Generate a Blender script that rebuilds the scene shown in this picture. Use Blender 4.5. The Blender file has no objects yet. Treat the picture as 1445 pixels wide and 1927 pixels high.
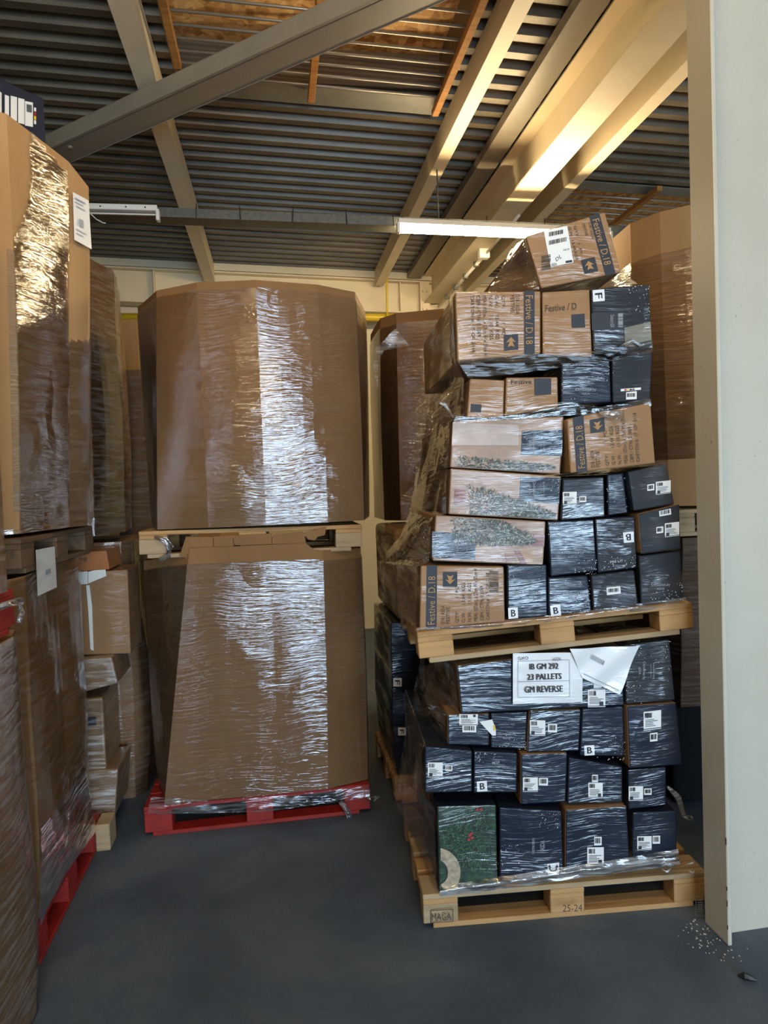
import bpy, bmesh, math, random
from mathutils import Vector, Matrix, noise
random.seed(7)
S = bpy.context.scene
COL = S.collection
R = math.radians
# ------------------------------------------------------------------ camera
F, H, ROLL, PITCH, YAW = 1300., 1.84, .0385, R(-2.26), R(8.8)
cy, sy = math.cos(YAW), math.sin(YAW)
FW = Vector((sy*math.cos(PITCH), cy*math.cos(PITCH), math.sin(PITCH)))
rt0 = Vector((cy, -sy, 0)); up0 = rt0.cross(FW)
a = math.atan(ROLL)
RT = rt0*math.cos(a) - up0*math.sin(a)
UP = rt0*math.sin(a) + up0*math.cos(a)
CAM = Vector((0, 0, H))
cd = bpy.data.cameras.new('camera'); cam = bpy.data.objects.new('camera', cd); COL.objects.link(cam)
cd.sensor_fit = 'VERTICAL'; cd.sensor_height = 36; cd.lens = F/1927*36
cd.clip_start = .05; cd.clip_end = 200
cam.matrix_world = Matrix.Translation(CAM) @ Matrix((RT, UP, -FW)).transposed().to_4x4()
S.camera = cam
# ------------------------------------------------------------------ light
W = bpy.data.worlds.new('world'); S.world = W; W.use_nodes = True
W.node_tree.nodes['Background'].inputs[0].default_value = (.55, .75, 1, 1)
W.node_tree.nodes['Background'].inputs[1].default_value = 1.0
S.view_settings.view_transform = 'Standard'; S.view_settings.look = 'None'
S.view_settings.gamma = 1; S.view_settings.use_curve_mapping = False
S.view_settings.exposure = 0.0
def area(name, loc, rot, sx, sz, col, power):
    l = bpy.data.lights.new(name, 'AREA'); l.shape = 'RECTANGLE'; l.size = sx; l.size_y = sz
    l.color = col; l.energy = power
    o = bpy.data.objects.new(name, l); COL.objects.link(o); o.location = loc; o.rotation_euler = rot
    return o
DOOR = (-.5, 4.2, 2.8)      # dock door behind the photographer: x0, x1, height at y = -6
area('dock_door_daylight', ((DOOR[0]+DOOR[1])/2, -6.05, DOOR[2]/2), (R(90), 0, 0), DOOR[1]-DOOR[0], DOOR[2], (.56, .77, 1.0), 640)
TUBE_E = 240.0               # radiance of a lit fluorescent tube
TUBE_C = (1.0, .77, .44)

# ------------------------------------------------------------------ pixel -> point helpers (photo frame 1445 x 1927)
def ray(px, py): return (FW*F + RT*(px-722.5) - UP*(py-963.5)).normalized()
def proj(p): v = p-CAM; d_ = v.dot(FW); return (722.5+F*v.dot(RT)/d_, 963.5-F*v.dot(UP)/d_)
def atZ(px, py, z): r = ray(px, py); return CAM + r*((z-H)/r.z)
def atY(px, py, y): r = ray(px, py); return CAM + r*(y/r.y)
def atX(px, py, x): r = ray(px, py); return CAM + r*(x/r.x)
def atP(px, py, p0, n): r = ray(px, py); return CAM + r*((p0-CAM).dot(n)/r.dot(n))

# ------------------------------------------------------------------ materials
MATS = {}
def new_mat(name):
    m = bpy.data.materials.new(name); m.use_nodes = True; nt = m.node_tree
    MATS[name] = m
    return m, nt, nt.nodes['Principled BSDF'], nt.nodes['Material Output']
def N(nt, t, **k):
    n = nt.nodes.new(t)
    for a_, v in k.items():
        if a_.startswith('i_'): n.inputs[a_[2:].replace('_', ' ')].default_value = v
        else: setattr(n, a_, v)
    return n
def mapping(nt, src, scale, rot=(0, 0, 0)):
    mp = N(nt, 'ShaderNodeMapping'); mp.inputs['Scale'].default_value = scale; mp.inputs['Rotation'].default_value = rot
    nt.links.new(src, mp.inputs['Vector']); return mp.outputs[0]
def nz(nt, vec, scale=1, detail=3, rough=.55, dist=0):
    n = N(nt, 'ShaderNodeTexNoise'); n.inputs['Scale'].default_value = scale; n.inputs['Detail'].default_value = detail
    n.inputs['Roughness'].default_value = rough; n.inputs['Distortion'].default_value = dist
    if vec is not None: nt.links.new(vec, n.inputs['Vector'])
    return n.outputs['Fac']
def ramp(nt, fac, stops):
    r = N(nt, 'ShaderNodeValToRGB'); el = r.color_ramp.elements
    while len(el) < len(stops): el.new(.5)
    for e, (p, c) in zip(el, stops): e.position = p; e.color = (*c, 1) if len(c) == 3 else c
    nt.links.new(fac, r.inputs[0]); return r.outputs[0]
def mth(nt, op, a_, b=None):
    n = N(nt, 'ShaderNodeMath', operation=op)
    for i, v in enumerate((a_, b)):
        if v is None: continue
        if isinstance(v, (int, float)): n.inputs[i].default_value = v
        else: nt.links.new(v, n.inputs[i])
    return n.outputs[0]
def film_height(nt, fine=1.0):
    """stretched wrinkles of the film: long along the wrap, thin across it"""
    pos = N(nt, 'ShaderNodeNewGeometry').outputs['Position']
    low = nz(nt, pos, 2.2, 1)
    cmb = N(nt, 'ShaderNodeCombineXYZ'); nt.links.new(mth(nt, 'MULTIPLY', low, .12), cmb.inputs[2])
    ad = N(nt, 'ShaderNodeVectorMath', operation='ADD'); nt.links.new(pos, ad.inputs[0]); nt.links.new(cmb.outputs[0], ad.inputs[1])
    A = nz(nt, mapping(nt, ad.outputs[0], (3.2*fine, 3.2*fine, 72*fine), (0, R(3), 0)), 1, 3, .6)
    B = nz(nt, mapping(nt, ad.outputs[0], (7, 7, 55), (0, R(-19), 0)), 1, 2, .5)
    m1 = N(nt, 'ShaderNodeMapRange'); m1.inputs[1].default_value = .46; m1.inputs[2].default_value = .62
    nt.links.new(nz(nt, pos, 3.6, 1), m1.inputs[0])
    return mth(nt, 'ADD', A, mth(nt, 'MULTIPLY', B, mth(nt, 'MULTIPLY', m1.outputs[0], 1.3)))
def film_coat(nt, p, w=.8, rough=.07, strength=.8):
    b = N(nt, 'ShaderNodeBump'); b.inputs['Strength'].default_value = strength; b.inputs['Distance'].default_value = .0055
    nt.links.new(film_height(nt), b.inputs['Height'])
    pos = N(nt, 'ShaderNodeNewGeometry').outputs['Position']
    pm = nz(nt, mapping(nt, pos, (2.2, 2.2, 7.5), (0, R(8), 0)), 1, 3, .6)
    k0, k1 = (min(1, w*.12),)*3, (min(1, w*1.5),)*3
    nt.links.new(ramp(nt, pm, [(.44, k0), (.60, k1)]), p.inputs['Coat Weight'])
    p.inputs['Coat Roughness'].default_value = rough; p.inputs['Coat IOR'].default_value = 1.85
    nt.links.new(b.outputs[0], p.inputs['Coat Normal'])
def plain(name, col, rough=.6, metal=0, spec=.5, var=.0, scale=6, film=0, bump=0, bscale=60, emit=None):
    m, nt, p, o = new_mat(name)
    p.inputs['Base Color'].default_value = (*col, 1); p.inputs['Roughness'].default_value = rough
    p.inputs['Metallic'].default_value = metal; p.inputs['Specular IOR Level'].default_value = spec
    if var:
        pos = N(nt, 'ShaderNodeNewGeometry').outputs['Position']
        f = nz(nt, pos, scale, 4)
        c = ramp(nt, f, [(.3, tuple(x*(1-var) for x in col)), (.7, tuple(min(1, x*(1+var)) for x in col))])
        nt.links.new(c, p.inputs['Base Color'])
        if bump:
            b = N(nt, 'ShaderNodeBump'); b.inputs['Strength'].default_value = bump; b.inputs['Distance'].default_value = .003
            nt.links.new(nz(nt, pos, bscale, 3), b.inputs['Height']); nt.links.new(b.outputs[0], p.inputs['Normal'])
    if film: film_coat(nt, p, film)
    if emit: p.inputs['Emission Color'].default_value = (*emit[0], 1); p.inputs['Emission Strength'].default_value = emit[1]
    return m
def cardboard(name, col, film=0, var=.10):
    m, nt, p, o = new_mat(name)
    pos = N(nt, 'ShaderNodeNewGeometry').outputs['Position']
    f1 = nz(nt, mapping(nt, pos, (9, 9, 1.2)), 1, 3); f2 = nz(nt, pos, 2.2, 3)
    f = mth(nt, 'ADD', mth(nt, 'MULTIPLY', f1, .5), mth(nt, 'MULTIPLY', f2, .5))
    c = ramp(nt, f, [(.35, tuple(x*(1-var) for x in col)), (.65, tuple(x*(1+var) for x in col))])
    nt.links.new(c, p.inputs['Base Color']); p.inputs['Roughness'].default_value = .75
    p.inputs['Specular IOR Level'].default_value = .25
    b = N(nt, 'ShaderNodeBump'); b.inputs['Strength'].default_value = .25; b.inputs['Distance'].default_value = .002
    nt.links.new(nz(nt, mapping(nt, pos, (60, 60, 4)), 1, 2), b.inputs['Height']); nt.links.new(b.outputs[0], p.inputs['Normal'])
    if film: film_coat(nt, p, film)
    return m
def film_mat(name, haze=.06, gloss=.10, rough=.07, strength=.8, tint=(.97, .97, .98), fine=1.0, dist=.0055):
    m, nt, p, o = new_mat(name); nt.nodes.remove(p)
    b = N(nt, 'ShaderNodeBump'); b.inputs['Strength'].default_value = strength; b.inputs['Distance'].default_value = dist
    nt.links.new(film_height(nt, fine), b.inputs['Height'])
    tr = N(nt, 'ShaderNodeBsdfTransparent'); tr.inputs[0].default_value = (*tint, 1)
    gl = N(nt, 'ShaderNodeBsdfGlossy'); gl.inputs['Roughness'].default_value = rough; gl.inputs[0].default_value = (1, 1, 1, 1)
    nt.links.new(b.outputs[0], gl.inputs['Normal'])
    df = N(nt, 'ShaderNodeBsdfDiffuse'); df.inputs[0].default_value = (.8, .8, .8, 1)
    lw = N(nt, 'ShaderNodeFresnel'); lw.inputs[0].default_value = 1.6
    fac = mth(nt, 'ADD', mth(nt, 'MULTIPLY', lw.outputs[0], .75), gloss*.35)
    m1 = N(nt, 'ShaderNodeMixShader'); nt.links.new(fac, m1.inputs[0]); nt.links.new(tr.outputs[0], m1.inputs[1]); nt.links.new(gl.outputs[0], m1.inputs[2])
    pos = N(nt, 'ShaderNodeNewGeometry').outputs['Position']
    st = nz(nt, mapping(nt, pos, (5, 5, 55), (0, R(6), 0)), 1, 3, .65)
    hz = mth(nt, 'MULTIPLY', ramp(nt, st, [(.45, (0, 0, 0)), (.72, (1, 1, 1))]), haze*1.6)
    m2 = N(nt, 'ShaderNodeMixShader'); nt.links.new(hz, m2.inputs[0]); nt.links.new(m1.outputs[0], m2.inputs[1]); nt.links.new(df.outputs[0], m2.inputs[2])
    nt.links.new(m2.outputs[0], o.inputs[0])
    return m
K = (.232, .120, .045)
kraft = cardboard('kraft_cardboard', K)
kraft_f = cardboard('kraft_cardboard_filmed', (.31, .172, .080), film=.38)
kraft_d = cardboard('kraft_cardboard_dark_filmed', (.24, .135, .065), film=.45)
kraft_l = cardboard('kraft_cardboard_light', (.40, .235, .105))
kraft_o = cardboard('orange_cardboard', (.34, .13, .045), film=.4)
navy = plain('navy_print_filmed', (.008, .013, .026), .5, spec=.2, var=.25, scale=5, film=.75)
navy2 = plain('charcoal_print_filmed', (.018, .021, .028), .55, spec=.2, var=.2, scale=5, film=.7)
navy3 = plain('grey_print_filmed', (.17, .16, .12), .5, var=.15, scale=5, film=.6)
ink = plain('dark_ink', (.018, .021, .030), .6)
ink_b = plain('brown_ink', (.06, .04, .028), .7)
inkgrey = plain('grey_ink', (.32, .34, .38), .6)
white = plain('white_paper', (.78, .78, .76), .6)
white_f = plain('white_paper_filmed', (.74, .75, .76), .5, film=.5)
silverink = plain('silver_print', (.62, .62, .60), .6)
peach = plain('peach_wall_print', (.33, .205, .13), .5, var=.25, scale=5, film=.45)
redbrown = plain('red_brown_print', (.20, .055, .035), .5, film=.6)
floorpr = plain('wood_floor_print', (.34, .19, .09), .5, var=.2, scale=9, film=.6)
frost = plain('frosted_branch_print', (.13, .145, .115), .6, var=.5, scale=45, film=.25)
greenp = plain('fir_green_print', (.014, .040, .020), .55, var=.7, scale=38, film=.6)
berry = plain('berry_red_print', (.35, .02, .03), .5, film=.5)
hessian = plain('hessian_print', (.36, .29, .20), .6, var=.35, scale=60, film=.7)
yellow = plain('yellow_paint', (.75, .52, .02), .4)
cream = plain('cream_steel_paint', (.74, .63, .43), .52, var=.05, scale=3)
creamw = plain('cream_wall_paint', (.68, .60, .42), .6, var=.06, scale=2)
brace_m = plain('brown_grey_steel_paint', (.22, .19, .145), .45, var=.08, scale=4)
galv = plain('galvanised_steel', (.12, .125, .115), .45, metal=.6, var=.25, scale=30)
plast = plain('white_plastic', (.75, .73, .66), .4)
black = plain('black_plastic', (.012, .012, .012), .5)
steel = plain('bright_steel_bar', (.34, .31, .27), .4, metal=.6)
redm = plain('red_pallet_paint', (.27, .010, .006), .6, var=.25, scale=14, bump=.3)
tape_w = plain('white_tape', (.62, .62, .58), .35, film=.4)
flake_m = plain('cream_paint_flake', (.70, .68, .60), .7)
rust = plain('rusty_chip', (.10, .035, .02), .8)
film = film_mat('stretch_film', .015, .18, .06, .9)
film_h = film_mat('hazy_stretch_film', .10, .14, .08)
film_l = film_mat('lamp_side_film', .03, .42, .07, 1.0, fine=.85, dist=.009)
film_t = film_mat('bunched_stretch_film', .30, .25, .12, .8)
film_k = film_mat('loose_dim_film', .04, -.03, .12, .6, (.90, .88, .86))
def wood(name, c1, c2, sx=(2, 30, 30)):
    m, nt, p, o = new_mat(name)
    co = N(nt, 'ShaderNodeTexCoord').outputs['Object']; oi = N(nt, 'ShaderNodeObjectInfo')
    ad = N(nt, 'ShaderNodeVectorMath', operation='ADD'); nt.links.new(co, ad.inputs[0]); nt.links.new(oi.outputs['Location'], ad.inputs[1])
    f = nz(nt, mapping(nt, ad.outputs[0], sx), 1, 5, .6, .6); g = nz(nt, ad.outputs[0], 5, 2)
    f = mth(nt, 'ADD', mth(nt, 'MULTIPLY', f, .6), mth(nt, 'MULTIPLY', g, .4))
    nt.links.new(ramp(nt, f, [(.32, c2), (.52, c1), (.72, tuple(x*1.15 for x in c1))]), p.inputs['Base Color'])
    p.inputs['Roughness'].default_value = .75; p.inputs['Specular IOR Level'].default_value = .25
    b = N(nt, 'ShaderNodeBump'); b.inputs['Strength'].default_value = .3; b.inputs['Distance'].default_value = .002
    nt.links.new(f, b.inputs['Height']); nt.links.new(b.outputs[0], p.inputs['Normal'])
    return m
pine = wood('pine_board', (.47, .275, .118), (.30, .165, .065))
dark_w = wood('dark_wood', (.16, .10, .055), (.08, .05, .03))  # darker brown than the other pallet wood
pine2 = wood('weathered_pine', (.40, .29, .17), (.22, .15, .085))
batten_m = wood('stained_batten', (.40, .19, .05), (.24, .10, .025))
def osb_mat():
    m, nt, p, o = new_mat('oriented_strand_board')
    pos = N(nt, 'ShaderNodeNewGeometry').outputs['Position']
    v = N(nt, 'ShaderNodeTexVoronoi'); v.inputs['Scale'].default_value = 1
    nt.links.new(mapping(nt, pos, (14, 30, 10), (0, 0, R(18))), v.inputs['Vector'])
    v2 = N(nt, 'ShaderNodeTexVoronoi'); v2.inputs['Scale'].default_value = 1
    nt.links.new(mapping(nt, pos, (24, 13, 10), (0, 0, R(-25))), v2.inputs['Vector'])
    s1 = N(nt, 'ShaderNodeSeparateColor'); nt.links.new(v.outputs['Color'], s1.inputs[0])
    s2 = N(nt, 'ShaderNodeSeparateColor'); nt.links.new(v2.outputs['Color'], s2.inputs[0])
    f = mth(nt, 'MULTIPLY', mth(nt, 'ADD', s1.outputs[0], s2.outputs[1]), .5)
    nt.links.new(ramp(nt, f, [(.15, (.36, .17, .04)), (.5, (.66, .37, .12)), (.85, (.85, .58, .26))]), p.inputs['Base Color'])
    p.inputs['Roughness'].default_value = .7
    return m
osb = osb_mat()
def deck_mat():
    m, nt, p, o = new_mat('grimy_corrugated_steel')
    pos = N(nt, 'ShaderNodeNewGeometry').outputs['Position']
    f = nz(nt, mapping(nt, pos, (1.2, 3, 3)), 1.3, 5, .65); g = nz(nt, pos, 95, 2, .7)
    c1 = ramp(nt, f, [(.3, (.062, .050, .034)), (.7, (.165, .132, .085))])
    sp = ramp(nt, g, [(.66, (0, 0, 0)), (.76, (.55, .55, .55))])
    mx = N(nt, 'ShaderNodeMix', data_type='RGBA'); nt.links.new(sp, mx.inputs[0]); nt.links.new(c1, mx.inputs[6]); mx.inputs[7].default_value = (.42, .39, .33, 1)
    nt.links.new(mx.outputs[2], p.inputs['Base Color'])
    p.inputs['Roughness'].default_value = .42; p.inputs['Metallic'].default_value = .2
    b = N(nt, 'ShaderNodeBump'); b.inputs['Strength'].default_value = .25; b.inputs['Distance'].default_value = .003
    nt.links.new(nz(nt, pos, 45, 3), b.inputs['Height']); nt.links.new(b.outputs[0], p.inputs['Normal'])
    return m
deck = deck_mat()
curb_m = plain('grey_flashing', (.17, .17, .15), .5, var=.15, scale=6)
curbin = plain('brown_upstand', (.17, .125, .075), .7, var=.12, scale=5)
def floor_mat():
    m, nt, p, o = new_mat('blue_grey_floor_paint')
    pos = N(nt, 'ShaderNodeNewGeometry').outputs['Position']
    f = nz(nt, pos, 1.1, 6, .62, .4); g = nz(nt, pos, 14, 4, .7)
    c = ramp(nt, f, [(.30, (.036, .052, .080)), (.5, (.070, .096, .138)), (.70, (.125, .156, .196))])
    sc = nz(nt, mapping(nt, pos, (1.5, 26, 1), (0, 0, R(62))), 1, 3, .5)
    s2 = nz(nt, pos, 1.7, 2)
    sm = mth(nt, 'MULTIPLY', ramp(nt, sc, [(.66, (0, 0, 0)), (.78, (.5, .5, .5))]), ramp(nt, s2, [(.5, (0, 0, 0)), (.65, (1, 1, 1))]))
    sp = mth(nt, 'ADD', sm, ramp(nt, g, [(.72, (0, 0, 0)), (.80, (.35, .35, .35))]))
    mx = N(nt, 'ShaderNodeMix', data_type='RGBA'); nt.links.new(sp, mx.inputs[0]); nt.links.new(c, mx.inputs[6]); mx.inputs[7].default_value = (.17, .18, .19, 1)
    nt.links.new(mx.outputs[2], p.inputs['Base Color'])
    nt.links.new(ramp(nt, f, [(.3, (.50,)*3), (.7, (.66,)*3)]), p.inputs['Roughness'])
    p.inputs['Specular IOR Level'].default_value = .35
    b = N(nt, 'ShaderNodeBump'); b.inputs['Strength'].default_value = .12; b.inputs['Distance'].default_value = .003
    nt.links.new(g, b.inputs['Height']); nt.links.new(b.outputs[0], p.inputs['Normal'])
    return m
floor_m = floor_mat()
def column_mat():
    m, nt, p, o = new_mat('chipped_white_column_paint')
    pos = N(nt, 'ShaderNodeNewGeometry').outputs['Position']
    f = nz(nt, pos, 2.0, 4); g = nz(nt, mapping(nt, pos, (1, 1, .6)), 55, 2, .6); lo = nz(nt, pos, 3, 2)
    c = ramp(nt, f, [(.3, (.50, .465, .375)), (.7, (.56, .525, .435))])
    sp = mth(nt, 'MULTIPLY', ramp(nt, g, [(.70, (0, 0, 0)), (.74, (1, 1, 1))]), ramp(nt, lo, [(.5, (0, 0, 0)), (.62, (.8, .8, .8))]))
    mx = N(nt, 'ShaderNodeMix', data_type='RGBA'); nt.links.new(sp, mx.inputs[0]); nt.links.new(c, mx.inputs[6]); mx.inputs[7].default_value = (.12, .09, .07, 1)
    nt.links.new(mx.outputs[2], p.inputs['Base Color']); p.inputs['Roughness'].default_value = .38
    return m
column_m = column_mat()

# ------------------------------------------------------------------ mesh helpers
def link(name, me, mat=None, parent=None):
    o = bpy.data.objects.new(name, me); COL.objects.link(o)
    if mat is not None:
        for m in (mat if isinstance(mat, (list, tuple)) else [mat]): me.materials.append(m)
    if parent is not None: o.parent = parent
    return o
def tag(o, label, cat=None, group=None, kind=None):
    o['label'] = label
    if cat: o['category'] = cat
    if group: o['group'] = group
    if kind: o['kind'] = kind
    return o
def empty(name, loc=(0, 0, 0)):
    o = bpy.data.objects.new(name, None); COL.objects.link(o); o.location = loc; o.empty_display_size = .1
    return o
class MB:
    def __init__(s): s.v = []; s.f = []; s.mi = []
    def add(s, vs, fs, mi=0):
        b = len(s.v); s.v += [tuple(x) for x in vs]; s.f += [tuple(i+b for i in f) for f in fs]; s.mi += [mi]*len(fs); return s
    def hexa(s, p, mi=0, front=None):   # p: 8 corners, bottom loop 0-3, top loop 4-7
        fs = [(3, 2, 1, 0), (4, 5, 6, 7), (0, 1, 5, 4), (1, 2, 6, 5), (2, 3, 7, 6), (3, 0, 4, 7)]
        s.add(p, fs, mi)
        if front is not None: s.mi[-4] = front
        return s
    def box(s, x0, x1, y0, y1, z0, z1, mi=0, M=None):
        p = [Vector(q) for q in ((x0, y0, z0), (x1, y0, z0), (x1, y1, z0), (x0, y1, z0), (x0, y0, z1), (x1, y0, z1), (x1, y1, z1), (x0, y1, z1))]
        if M is not None: p = [M @ q for q in p]
        return s.hexa(p, mi)
    def prism(s, prof, a_, b, mi=0):    # prof: list of vectors offsets; extruded from a_ to b
        n = len(prof); vs = [Vector(a_)+Vector(q) for q in prof] + [Vector(b)+Vector(q) for q in prof]
        s.add(vs, [(i, (i+1) % n, n+(i+1) % n, n+i) for i in range(n)] + [tuple(range(n-1, -1, -1)), tuple(range(n, 2*n))], mi); return s
    def tube(s, pts, r, n=8, mi=0):
        pts = [Vector(p) for p in pts]; rings = []
        for i, p in enumerate(pts):
            t = (pts[min(i+1, len(pts)-1)] - pts[max(i-1, 0)]).normalized()
            u = t.cross(Vector((0, 0, 1)))
            if u.length < .05: u = t.cross(Vector((0, 1, 0)))
            u.normalize(); w = t.cross(u); rr = r[i] if isinstance(r, (list, tuple)) else r
            rings.append([p + u*rr*math.cos(2*math.pi*k/n) + w*rr*math.sin(2*math.pi*k/n) for k in range(n)])
        b = len(s.v); s.v += [tuple(q) for g in rings for q in g]
        fs = [(b+i*n+k, b+i*n+(k+1) % n, b+(i+1)*n+(k+1) % n, b+(i+1)*n+k) for i in range(len(pts)-1) for k in range(n)]
        fs += [tuple(b+k for k in range(n-1, -1, -1)), tuple(b+(len(pts)-1)*n+k for k in range(n))]
        s.f += fs; s.mi += [mi]*len(fs); return s
    def build(s, name, mat, parent=None, bevel=0, smooth=False, seg=1):
        me = bpy.data.meshes.new(name); me.from_pydata(s.v, [], s.f); me.update()
        bm = bmesh.new(); bm.from_mesh(me)
        for fc, mi in zip(bm.faces, s.mi): fc.material_index = mi
        bmesh.ops.recalc_face_normals(bm, faces=bm.faces)
        if bevel: bmesh.ops.bevel(bm, geom=bm.edges[:], offset=bevel, segments=seg, affect='EDGES', profile=.5)
        bm.to_mesh(me); bm.free()
        if smooth:
            for p in me.polygons: p.use_smooth = True
        return link(name, me, mat, parent)
def local(o, parent):
    """keep world coordinates of an object's mesh while its parent empty sits at the base"""
    o.parent = parent; o.matrix_parent_inverse = Matrix.Translation(parent.location).inverted(); return o
def P(parent, o): return local(o, parent)

# text as flat print, mapped bilinearly into a quad (reading order TL, TR, BR, BL)
def text_mesh(body):
    c = bpy.data.curves.new('t', 'FONT'); c.body = body; c.resolution_u = 2
    o = bpy.data.objects.new('t', c); COL.objects.link(o)
    me = bpy.data.meshes.new_from_object(o.evaluated_get(bpy.context.evaluated_depsgraph_get()))
    bpy.data.objects.remove(o); bpy.data.curves.remove(c); return me
TM = {}
def bil(q, s, t): return (q[0]*(1-s)+q[1]*s)*(1-t) + (q[3]*(1-s)+q[2]*s)*t
def text(q, body, mat, parent, name='printed_text', bold=0):
    if body not in TM:
        me = text_mesh(body); vs = [v.co.copy() for v in me.vertices]; fs = [tuple(p.vertices) for p in me.polygons]
        x0, x1 = min(v.x for v in vs), max(v.x for v in vs); y0, y1 = min(v.y for v in vs), max(v.y for v in vs)
        TM[body] = ([((v.x-x0)/(x1-x0), 1-(v.y-y0)/max(y1-y0, 1e-4)) for v in vs], fs)
    uv, fs = TM[body]
    m = MB(); m.v = [tuple(bil(q, s, t)) for s, t in uv]; m.f = fs; m.mi = [0]*len(fs)
    if bold:
        d = (q[1]-q[0]).normalized()*bold
        n_ = len(m.v); m.v += [tuple(Vector(p)+d) for p in m.v]; m.f = list(m.f)+[tuple(i+n_ for i in f) for f in fs]; m.mi = m.mi*2
    me = bpy.data.meshes.new(name); me.from_pydata(m.v, [], m.f); me.update()
    return P(parent, link(name, me, mat))

# ------------------------------------------------------------------ structure
SL = -.04
def zr(x, z): return z + SL*x           # the roof falls a little to the right
m = MB(); m.add([(-7, -9, 0), (9, -9, 0), (9, 11, 0), (-7, 11, 0)], [(0, 1, 2, 3)])
m.add([(-7, -9, -.2), (9, -9, -.2), (9, 11, -.2), (-7, 11, -.2)], [(3, 2, 1, 0)])
tag(m.build('floor', floor_m), 'dark blue grey painted concrete floor with scuffs', kind='structure')
tag(MB().box(-7, 9, 8.75, 8.95, 0, 4.9).build('wall_far', creamw), 'cream wall at the far end behind the pallets', kind='structure')
tag(MB().box(-4.3, -4.1, -6, 8.75, 0, 4.9).build('wall_left', creamw), 'cream wall far to the left', kind='structure')
tag(MB().box(6, 6.2, -6, 8.75, 0, 4.9).build('wall_right', creamw), 'cream wall far to the right', kind='structure')
m = MB(); m.box(-4.1, DOOR[0], -6.2, -6.0, 0, 4.9).box(DOOR[1], 6, -6.2, -6, 0, 4.9).box(DOOR[0], DOOR[1], -6.2, -6, DOOR[2], 4.9)
tag(m.build('wall_rear', creamw), 'cream wall with dock door opening behind the viewer', kind='structure')
ceil = tag(empty('ceiling', (0, 0, 4.5)), 'dark corrugated metal roof deck with board covered rooflights', kind='structure')
ZD = 4.50
def sheet_deck(x0, x1, y0, y1, name='roof_sheet'):
    pitch, dep = .165, .045
    k0 = math.floor(y0/pitch); pts = []
    k = k0
    while k*pitch < y1:
        b = k*pitch
        for dy, z in ((0, 0), (.062, 0), (.080, dep), (.147, dep), (.165, 0)):
            yy = b+dy
            if y0 <= yy <= y1 and (not pts or yy > pts[-1][0]+1e-5): pts.append((yy, z))
        k += 1
    m = MB(); n = len(pts)
    vs = [(x0, y, zr(x0, ZD)+z) for y, z in pts] + [(x1, y, zr(x1, ZD)+z) for y, z in pts]
    m.add(vs, [(i, i+1, n+i+1, n+i) for i in range(n-1)])
    vs2 = [(x, y, z+.012) for x, y, z in vs]
    m.add(vs2, [(i, n+i, n+i+1, i+1) for i in range(n-1)])
    me = bpy.data.meshes.new(name); me.from_pydata(m.v, [], m.f); me.update()
    return P(ceil, link(name, me, deck))
# rooflight wells: left bay (x -.50..1.22, up to y 4.66), right bay (x 2.62..4.6, from y 5.80)
WA = (-.50, 1.22, 1.2, 4.66); WB = (2.66, 4.55, 5.86, 8.1)
sheet_deck(-4.1, WA[0], -6, 8.75); sheet_deck(WA[0], WA[1], -6, WA[2]); sheet_deck(WA[0], WA[1], WA[3], 8.75)
sheet_deck(WA[1], WB[0], -6, 8.75); sheet_deck(WB[0], WB[1], -6, WB[2]); sheet_deck(WB[0], WB[1], WB[3], 8.75)
sheet_deck(WB[1], 6, -6, 8.75)
P(ceil, MB().hexa([(-4.3, -6.2, 4.95), (6.2, -6.2, 4.95), (6.2, 8.95, 4.95), (-4.3, 8.95, 4.95), (-4.3, -6.2, 5.0), (6.2, -6.2, 5.0), (6.2, 8.95, 5.0), (-4.3, 8.95, 5.0)]).build('roof_covering', black))
for (x0, x1, y0, y1), hh in ((WA, .24), (WB, .10)):
    zt = zr((x0+x1)/2, ZD)+hh
    P(ceil, MB().box(x0-.02, x1+.02, y0-.02, y1+.02, zt, zt+.02).build('strand_board', osb))
    for bx in ((x0-.02, x0, y0, y1), (x1, x1+.02, y0, y1), (x0, x1, y0-.02, y0), (x0, x1, y1, y1+.02)):
        P(ceil, MB().box(*bx, zr(bx[0], ZD)-.02, zt).build('rooflight_upstand', curbin))
    # flat flashing strip round the mouth
    if y0 < 2: P(ceil, MB().hexa([(x0, y1, zr(x0, ZD)-.012), (x1, y1, zr(x1, ZD)-.012), (x1, y1+.21, zr(x1, ZD)-.012), (x0, y1+.21, zr(x0, ZD)-.012), (x0, y1, zr(x0, ZD)-.004), (x1, y1, zr(x1, ZD)-.004), (x1, y1+.21, zr(x1, ZD)-.004), (x0, y1+.21, zr(x0, ZD)-.004)]).build('flashing', curb_m))
    else: P(ceil, MB().hexa([(x0, y0-.16, zr(x0, ZD)-.012), (x1, y0-.16, zr(x1, ZD)-.012), (x1, y0, zr(x1, ZD)-.012), (x0, y0, zr(x0, ZD)-.012), (x0, y0-.16, zr(x0, ZD)-.004), (x1, y0-.16, zr(x1, ZD)-.004), (x1, y0, zr(x1, ZD)-.004), (x0, y0, zr(x0, ZD)-.004)]).build('flashing', curb_m))
    y = (2.6 if y0 < 2 else y0+.06)
    while y < y1:
        P(ceil, MB().tube([(x0, y, zr(x0, ZD)-.03), (x1, y, zr(x1, ZD)-.03)], .0085, 6).build('guard_bar', steel, smooth=True)); y += .118
def batten(xa, ya, yb, z, w=.045, lab=''):
    return P(ceil, MB().box(xa-w/2, xa+w/2, ya, yb, z, z+.045).build('timber_batten', batten_m, bevel=.003))
batten(-.475, 2.2, 4.42, 4.405); batten(.345, 2.2, 4.72, 4.40); batten(1.20, 2.2, 4.76, 4.37); batten(3.39, 5.62, 8.0, 4.285, .05)

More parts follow.
